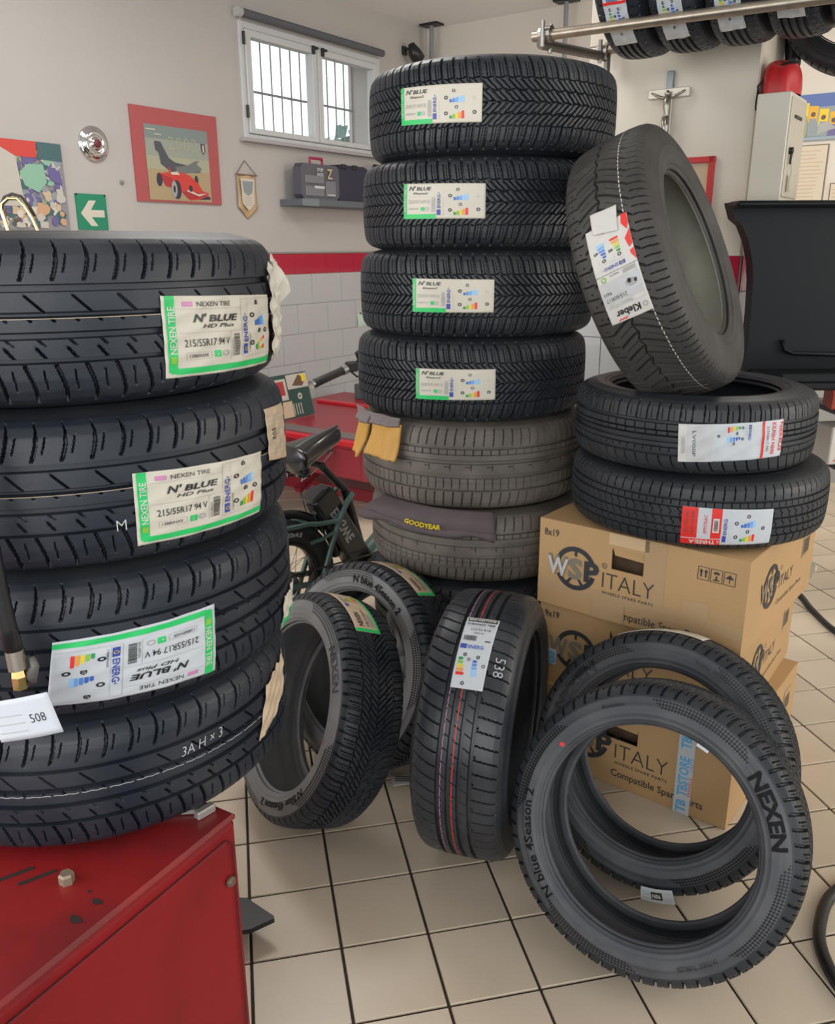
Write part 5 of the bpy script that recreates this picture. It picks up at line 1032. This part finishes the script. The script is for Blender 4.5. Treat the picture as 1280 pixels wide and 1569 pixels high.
for s in (-1, 1):
    bt('rack_leg', [(.335, s*.05, .555), (.30, s*.055, .53), (.25, s*.06, .46), (.205, s*.06, .36), (.138, s*.065, .20), (.10, s*.065, .10)], .011)
    bt('rack_rail', [(.250, s*.06, .462), (.16, s*.06, .470), (.10, s*.055, .480), (-.14, s*.05, .49)], .010); bt('rack_leg', [(.225, s*.06, .42), (.16, s*.06, .405), (.11, s*.055, .40)], .008); bt('chain_stay', [(0, s*.07, .25), (.2, s*.06, .22), (.44, s*.04, .20)], .012)
bt('rack_bridge', [(.250, -.06, .462), (.250, .06, .462)], .010); bt('rack_bridge', [(.10, -.055, .480), (.10, .055, .480)], .010)
bt('seat_tube', [(.335, 0, .56), (.44, 0, .20)], .020, BLK); bt('seat_post', [(.225, 0, .675), (.335, 0, .56)], .015, BLK); bt('main_tube', [(.44, 0, .24), (.70, 0, .42), (.98, 0, .62)], [.045, .04, .035]); bt('fork', [(.98, 0, .70), (1.0, .07, .45), (1.05, .07, .25)], .018, BLK); bt('fork', [(.98, 0, .70), (1.0, -.07, .45), (1.05, -.07, .25)], .018, BLK)
bt('handlebar_stem', [(.985, 0, .62), (.94, 0, 1.03)], .018, BLK); bt('handlebar', [(.94, -.2, 1.07), (.94, 0, 1.05), (.94, .2, 1.07), (.85, .30, 1.07)], .011, BLK)
q = MB(); a_ = math.atan2(.36, -.22); q.box((0, 0, 0), (.11, .085, .42), bev=.012); ba = q.build('battery', mat('battery_black', (.012, .012, .014), .35, coat=.3), bk); ba.matrix_local = Matrix.Translation(B_(.30, 0, .40)) @ Matrix.Rotation(Rd(-31), 4, 'Y')
q = MB(); q.box((-.02, 0, .215), (.075, .082, .02), bev=.004); q.build('battery_lid', mat('lid_black', (.03, .03, .032), .3), ba)
q = MB(); q.box((-.058, -.0, .14), (.006, .05, .10), bev=.002); lk = q.build('lock_plate', DARK, ba); q = MB(); q.cyl((-.060, -.01, .15), (-.072, -.01, .15), .008, 10); q.tube([(-.07, -.012, .148), (-.078, -.02, .12), (-.074, -.02, .09)], .003, 6); q.tube([(-.074, -.02, .09), (-.086, -.03, .075), (-.08, -.03, .055), (-.068, -.02, .07)], .003, 6); q.build('key', CHROME, ba)
pr = PR(); pr.text('ENGWE', 0, 0, 42, 'fgrey', w=170, bold=.03); pr.build('lettering', lambda co, o2: np.stack([.02-co[:, 1]/1000, np.full(len(co), -.0435), .12-co[:, 0]/1000], -1), ba)
# saddle
SDM = mat('saddle_glossy_black', (.012, .012, .015), .22, coat=.5)
def saddle(u, v):
    s = u; hw = .030+.080*max(0, 1-s)**1.5; hw *= math.sqrt(max(0, 1-max(0, (.10-s)/.10)**2)); hw *= (1 if s < .93 else math.sqrt(max(.0, 1-((s-.93)/.07)**2)))
    a = v*2*PI; c, sn = math.cos(a), math.sin(a); ht = .040+.018*(1-s); lobe = .010*(1-s)**2*math.cos(2*a)*(1 if sn > 0 else 0)
    z = (sn*ht if sn > 0 else sn*(.030+.030*(1-s)*abs(c)**.5))-.0*lobe+.018*(1-s)**2*(abs(c)**1.5)*(sn > 0)
    k = min(1, hw/.02); return B_(.050+.262*s, c*hw, .728+.055*s+.012*s*s+z*k)
q = MB(); q.grid(saddle, 34, 30); sd = q.build('saddle', SDM, bk, smooth=True)
for s in (-1, 1):
    q = MB(); q.lathe([(0, .025), (.028, .02), (.034, 0), (.028, -.02), (0, -.026)], 18, Matrix.Translation(B_(.09, s*.05, .695))); q.build('spring_cup', SDM, sd, smooth=True)
    q = MB(); q.tube([B_(.09, s*.05, .675), B_(.085, s*.045, .655), B_(.14, s*.02, .66), B_(.26, s*.02, .735)], .004, 6); q.build('saddle_rail', CHROME, sd)
bt('saddle_clamp', [(.20, -.03, .69), (.20, .03, .69)], .016, BLK)
# left grip sweeping back from the bar
G0, G1, G2 = Vector((.188, 0, 1.004)), Vector((.342, 0, 1.043)), Vector((.427, 0, 1.055))
q = MB(); q.tube([B_(.193, .0, 1.006), B_(.23, 0, 1.016), B_(.34, 0, 1.042)], [.017, .0165, .0155], 14); q.build('grip', mat('grip_rubber', (.03, .03, .032), .6, bump=(200, .5, .002)), bk, smooth=True)
q = MB(); q.tube([B_(.186, 0, 1.004), B_(.196, 0, 1.007)], .017, 14); q.build('grip_end', CHROME, bk)
q = MB(); q.tube([B_(.34, 0, 1.042), B_(.362, 0, 1.047)], .019, 14); q.build('lock_ring', mat('ring_steel', (.35, .35, .36), .3, .8), bk)
bt('handlebar', [(.36, 0, 1.047), (.45, .0, 1.075), (.60, .03, 1.10), (.85, .25, 1.08)], .011, BLK)
q = MB(); q.box(B_(.385, -.005, 1.055), (.05, .035, .04), bev=.006); q.tube([B_(.38, -.01, 1.035), B_(.40, -.02, 1.015), B_(.42, -.02, 1.02), B_(.42, -.01, 1.04)], .004, 8); q.build('shifter', DARK, bk)
q = MB(); q.box(B_(.455, -.01, 1.105), (.085, .02, .045), bev=.005, M=Matrix.Rotation(Rd(-25), 4, 'Y')); dp = q.build('display', mat('display_grey', (.25, .26, .27), .2), bk); q = MB(); q.box(B_(.455, -.014, 1.105), (.10, .016, .055), bev=.004, M=Matrix.Rotation(Rd(-25), 4, 'Y')); q.build('display_case', DARK, bk)
bt('brake_cable', [(.42, -.02, 1.03), (.50, -.03, 1.01), (.60, 0, 1.06)], .003, BLK, 6)
q = MB(); q.tube([B_(.44+.26*math.cos(0)-.26+.0*k, -.075, .20) for k in (0, 1)], .001, 4); 
ch = MB(); ch.tube([B_(0+.05*math.cos(a)+.44*(0), -.075, .25+.05*math.sin(a)) for a in np.linspace(PI/2, 3*PI/2, 10)]+[B_(.44+.08*math.cos(a), -.075, .20+.08*math.sin(a)) for a in np.linspace(-PI/2, PI/2, 12)]+[B_(0, -.075, .30)], .004, 6); ch.build('chain', mat('chain_dark', (.04, .035, .03), .5, .5), bk)
q = MB(); q.lathe([(.0, -.006), (.08, -.006), (.083, 0), (.08, .006), (0, .006)], 28, Matrix.Translation(B_(.44, -.075, .20)) @ Matrix.Rotation(PI/2, 4, 'X')); q.build('chainring', BLK, bk); bt('crank_arm', [(.44, -.09, .20), (.56, -.10, .30)], .012, BLK); q = MB(); q.box(B_(.565, -.145, .305), (.09, .08, .022), bev=.004); q.build('pedal', DARK, bk)
bt('kickstand', [(.30, .07, .24), (.24, .16, .008)], .008, BLK)
# ---------------------------------------------------------------- wheel balancer at the right
wb_ = empty('wheel_balancer', T_((1.45, 3.2, 0)), 'black wheel balancer with a curved hood behind the right tyre stack', 'machine')
q = MB(); HB = mat('balancer_black_plastic', (.006, .0075, .010), .5, bump=(30, .06, .003), spec=.25)
out = [(-.34, 1.648), (-.32, 1.594), (-.29, 1.572), (-.26, 1.515), (-.24, 1.45), (-.229, 1.382), (-.223, 1.267), (-.222, 1.05), (.62, 1.02), (.62, 1.640)]
q.prism(out, -.035, .03); q.build('hood_panel', HB, wb_)
q = MB(); q.box((.14, -.06, 1.640), (.96, .10, .022), bev=.008); q.build('hood_rim', HB, wb_)
q = MB(); q.tube([(-.10, -.045, 1.17), (-.09, -.05, 1.135), (-.06, -.052, 1.122), (.62, -.052, 1.10)], .008, 8); q.build('moulded_edge', HB, wb_, smooth=True)
q = MB(); q.box((.22, -.16, 1.045), (.86, .34, .035), bev=.010); q.box((.22, -.325, 1.072), (.86, .012, .03), bev=.004); q.build('tool_tray', HB, wb_)
q = MB(); q.box((.90, .03, .55), (.60, .30, .95), bev=.02); q.build('cabinet', mat('balancer_cabinet_dark', (.03, .034, .04), .4), wb_)
q = MB(); q.box((.36, -.12, .93), (.62, .34, .02), bev=.004); q.box((.36, -.12, .74), (.62, .34, .02), bev=.004); q.build('side_shelf', mat('shelf_grey_dark', (.06, .062, .065), .5), wb_)
q = MB(); q.box((.90, .03, .04), (.66, .42, .07), bev=.01); q.build('plinth', BLK, wb_)
def carton_small(nm, loc, sz, m, lab, yaw=0, pcs=None):
    e = empty(nm, T_(loc) @ Matrix.Rotation(Rd(yaw), 4, 'Z'), lab, 'box'); q = MB(); q.box((0, 0, sz[2]/2), sz, bev=.004); q.build('carton', m, e); p = PR(); p.step = 1e9
    for a in (pcs or []): p.poly(a[0], a[1], a[2] if len(a) > 2 else 1)
    p.build('print', lambda co, o2: np.stack([co[:, 0]/1000, -sz[1]/2-.0006-o2, co[:, 1]/1000], -1), e); return e
RW = mat('carton_red', (.42, .05, .03), .5); WW = mat('carton_white', (.60, .57, .52), .5)
carton_small('small_carton', (1.56, 3.02, .942), (.15, .12, .085), RW, 'small red and white carton on the upper shelf of the balancer', -12, [([(-20, 5), (74, 5), (74, 55), (10, 55)], 'cream'), ([(-74, 60), (70, 60), (70, 80), (-74, 80)], 'carred', 2)])
carton_small('small_carton', (1.545, 3.00, .752), (.17, .12, .135), WW, 'white carton with a red star shape on the lower shelf of the balancer', 8, [([(-70, 10), (-20, 60), (-40, 110), (0, 85), (50, 120), (40, 60), (80, 20), (10, 40)], 'carred', 2)])
# ---------------------------------------------------------------- cables on the floor
def cable(nm, pts, r, lab, col=(.012, .012, .013)):
    pts = [Vector(p_) for p_ in pts]; o = pts[0].copy(); o.z = 0; e = empty(nm, T_(o), lab, 'hose'); P = []
    for i in range(len(pts)-1):
        p0, p1, p2, p3 = pts[max(i-1, 0)], pts[i], pts[i+1], pts[min(i+2, len(pts)-1)]
        for k in range(8):
            t = k/8; P.append(.5*((2*p1)+(p2-p0)*t+(2*p0-5*p1+4*p2-p3)*t*t+(3*p1-p0-3*p2+p3)*t**3)-o)
    P.append(pts[-1]-o); q = MB(); q.tube(P, r, 10); q.build('hose', mat(nm+'_rubber', col, .4), e, smooth=True)
cable('floor_cable', [(1.56, 3.72, .012), (1.70, 3.54, .012), (1.69, 3.32, .012), (1.69, 3.11, .012), (1.75, 2.8, .012), (1.9, 2.5, .012)], .012, 'black cable on the floor behind the cartons')
cable('floor_hose', [(1.5, 1.78, .016), (1.15, 1.73, .016), (1.00, 1.662, .016), (.918, 1.56, .016), (.885, 1.468, .016), (.888, 1.36, .016), (.95, 1.22, .016), (1.1, 1.1, .016)], .014, 'black air hose curling on the tiles at the right edge')
# ---------------------------------------------------------------- lettering and dots on the leaning tyres
side_text(F4, 'NEXEN', -1, Rd(152), .246, .027, width=.150, bold=.04); side_text(F4, 'N blue 4Season 2', -1, Rd(-22), .247, .018, width=.235, bold=.02, m=LETTER); side_text(F4, 'Rotation', -1, Rd(66), .262, .007, width=.05, m=LETTER_SOFT); side_text(F4, 'OUTSIDE  TUBELESS', -1, Rd(236), .255, .009, width=.085, m=LETTER_SOFT)
side_dot(F4, -1, Rd(33), .241, .0052)
side_text(F1, 'N blue 4Season 2', -1, Rd(234), .247, .019, width=.225, bold=.03); side_dot(F1, -1, Rd(176), .238, .0055); side_text(F1, 'NEXEN', -1, Rd(135), .250, .022, width=.12, m=LETTER_SOFT)
side_text(F2, 'N blue 4Season 2', -1, Rd(104), .247, .020, width=.215, bold=.03)
side_text(F5, 'NEXEN', -1, Rd(30), .246, .027, width=.150, bold=.04, m=LETTER_SOFT); side_text(F5, 'Rotation  4SEASON', -1, Rd(112), .258, .009, width=.09, m=LETTER_SOFT)
# N06 sticker on the lower tread edge of the rear leaning tyre
f5m = lambda co, o: np.stack([(.286+co[:, 1]/1000)*np.cos(Rd(257)+co[:, 0]/1000/.30), (.286+co[:, 1]/1000)*np.sin(Rd(257)+co[:, 0]/1000/.30), -.0955-o+.012*(co[:, 1]/34)**2], -1)
p = PR(); p.step = 6; p.rect(-38, 0, 38, 34, 'cold', 0); ls = p.build('label', f5m, F5); ls['label'] = 'small white sticker reading 90N'
p = PR(); p.step = 4; p.rect(-12, 8, 14, 26, 'black', 3); p.fine = 3; p.text('90N', -9, 12, 10, 'white', w=20, bold=.03, lay=6)
for x0, x1, y0 in ((-34, -16, 26), (-34, -18, 20), (-34, -20, 8), (18, 34, 24), (18, 30, 14), (18, 34, 8)): p.rect(x0, y0, x1, y0+1.2, 'grey', 3)
p.build('print', f5m, ls)
p = PR(); p.step = 1e9; p.rect(-13, -3, 13, 3, 'cold', 1); K = KINDS['fs']
p.build('label', lambda co, o: np.stack([(.2165+co[:, 1]/1000)*np.cos(Rd(112)+co[:, 0]/1000/.216), (.2165+co[:, 1]/1000)*np.sin(Rd(112)+co[:, 0]/1000/.216), np.full(len(co), -.0755)], -1), F4)
# torn paper flap at the edge of the topmost left tyre
q = MB(); 
def flap(u, v): th = -.02+.07*u; r = .338+.022*u*(1-abs(v-.45)*1.8)+.004*math.sin(9*v+4*u); return (r*math.cos(th), r*math.sin(th), .0+.07*v+.010*math.sin(7*u+3))
q.grid(flap, 10, 12); o = q.build('torn_flap', mat('sticker_paper_cream', INK['cream'], .42), L[0], solid=.0008)
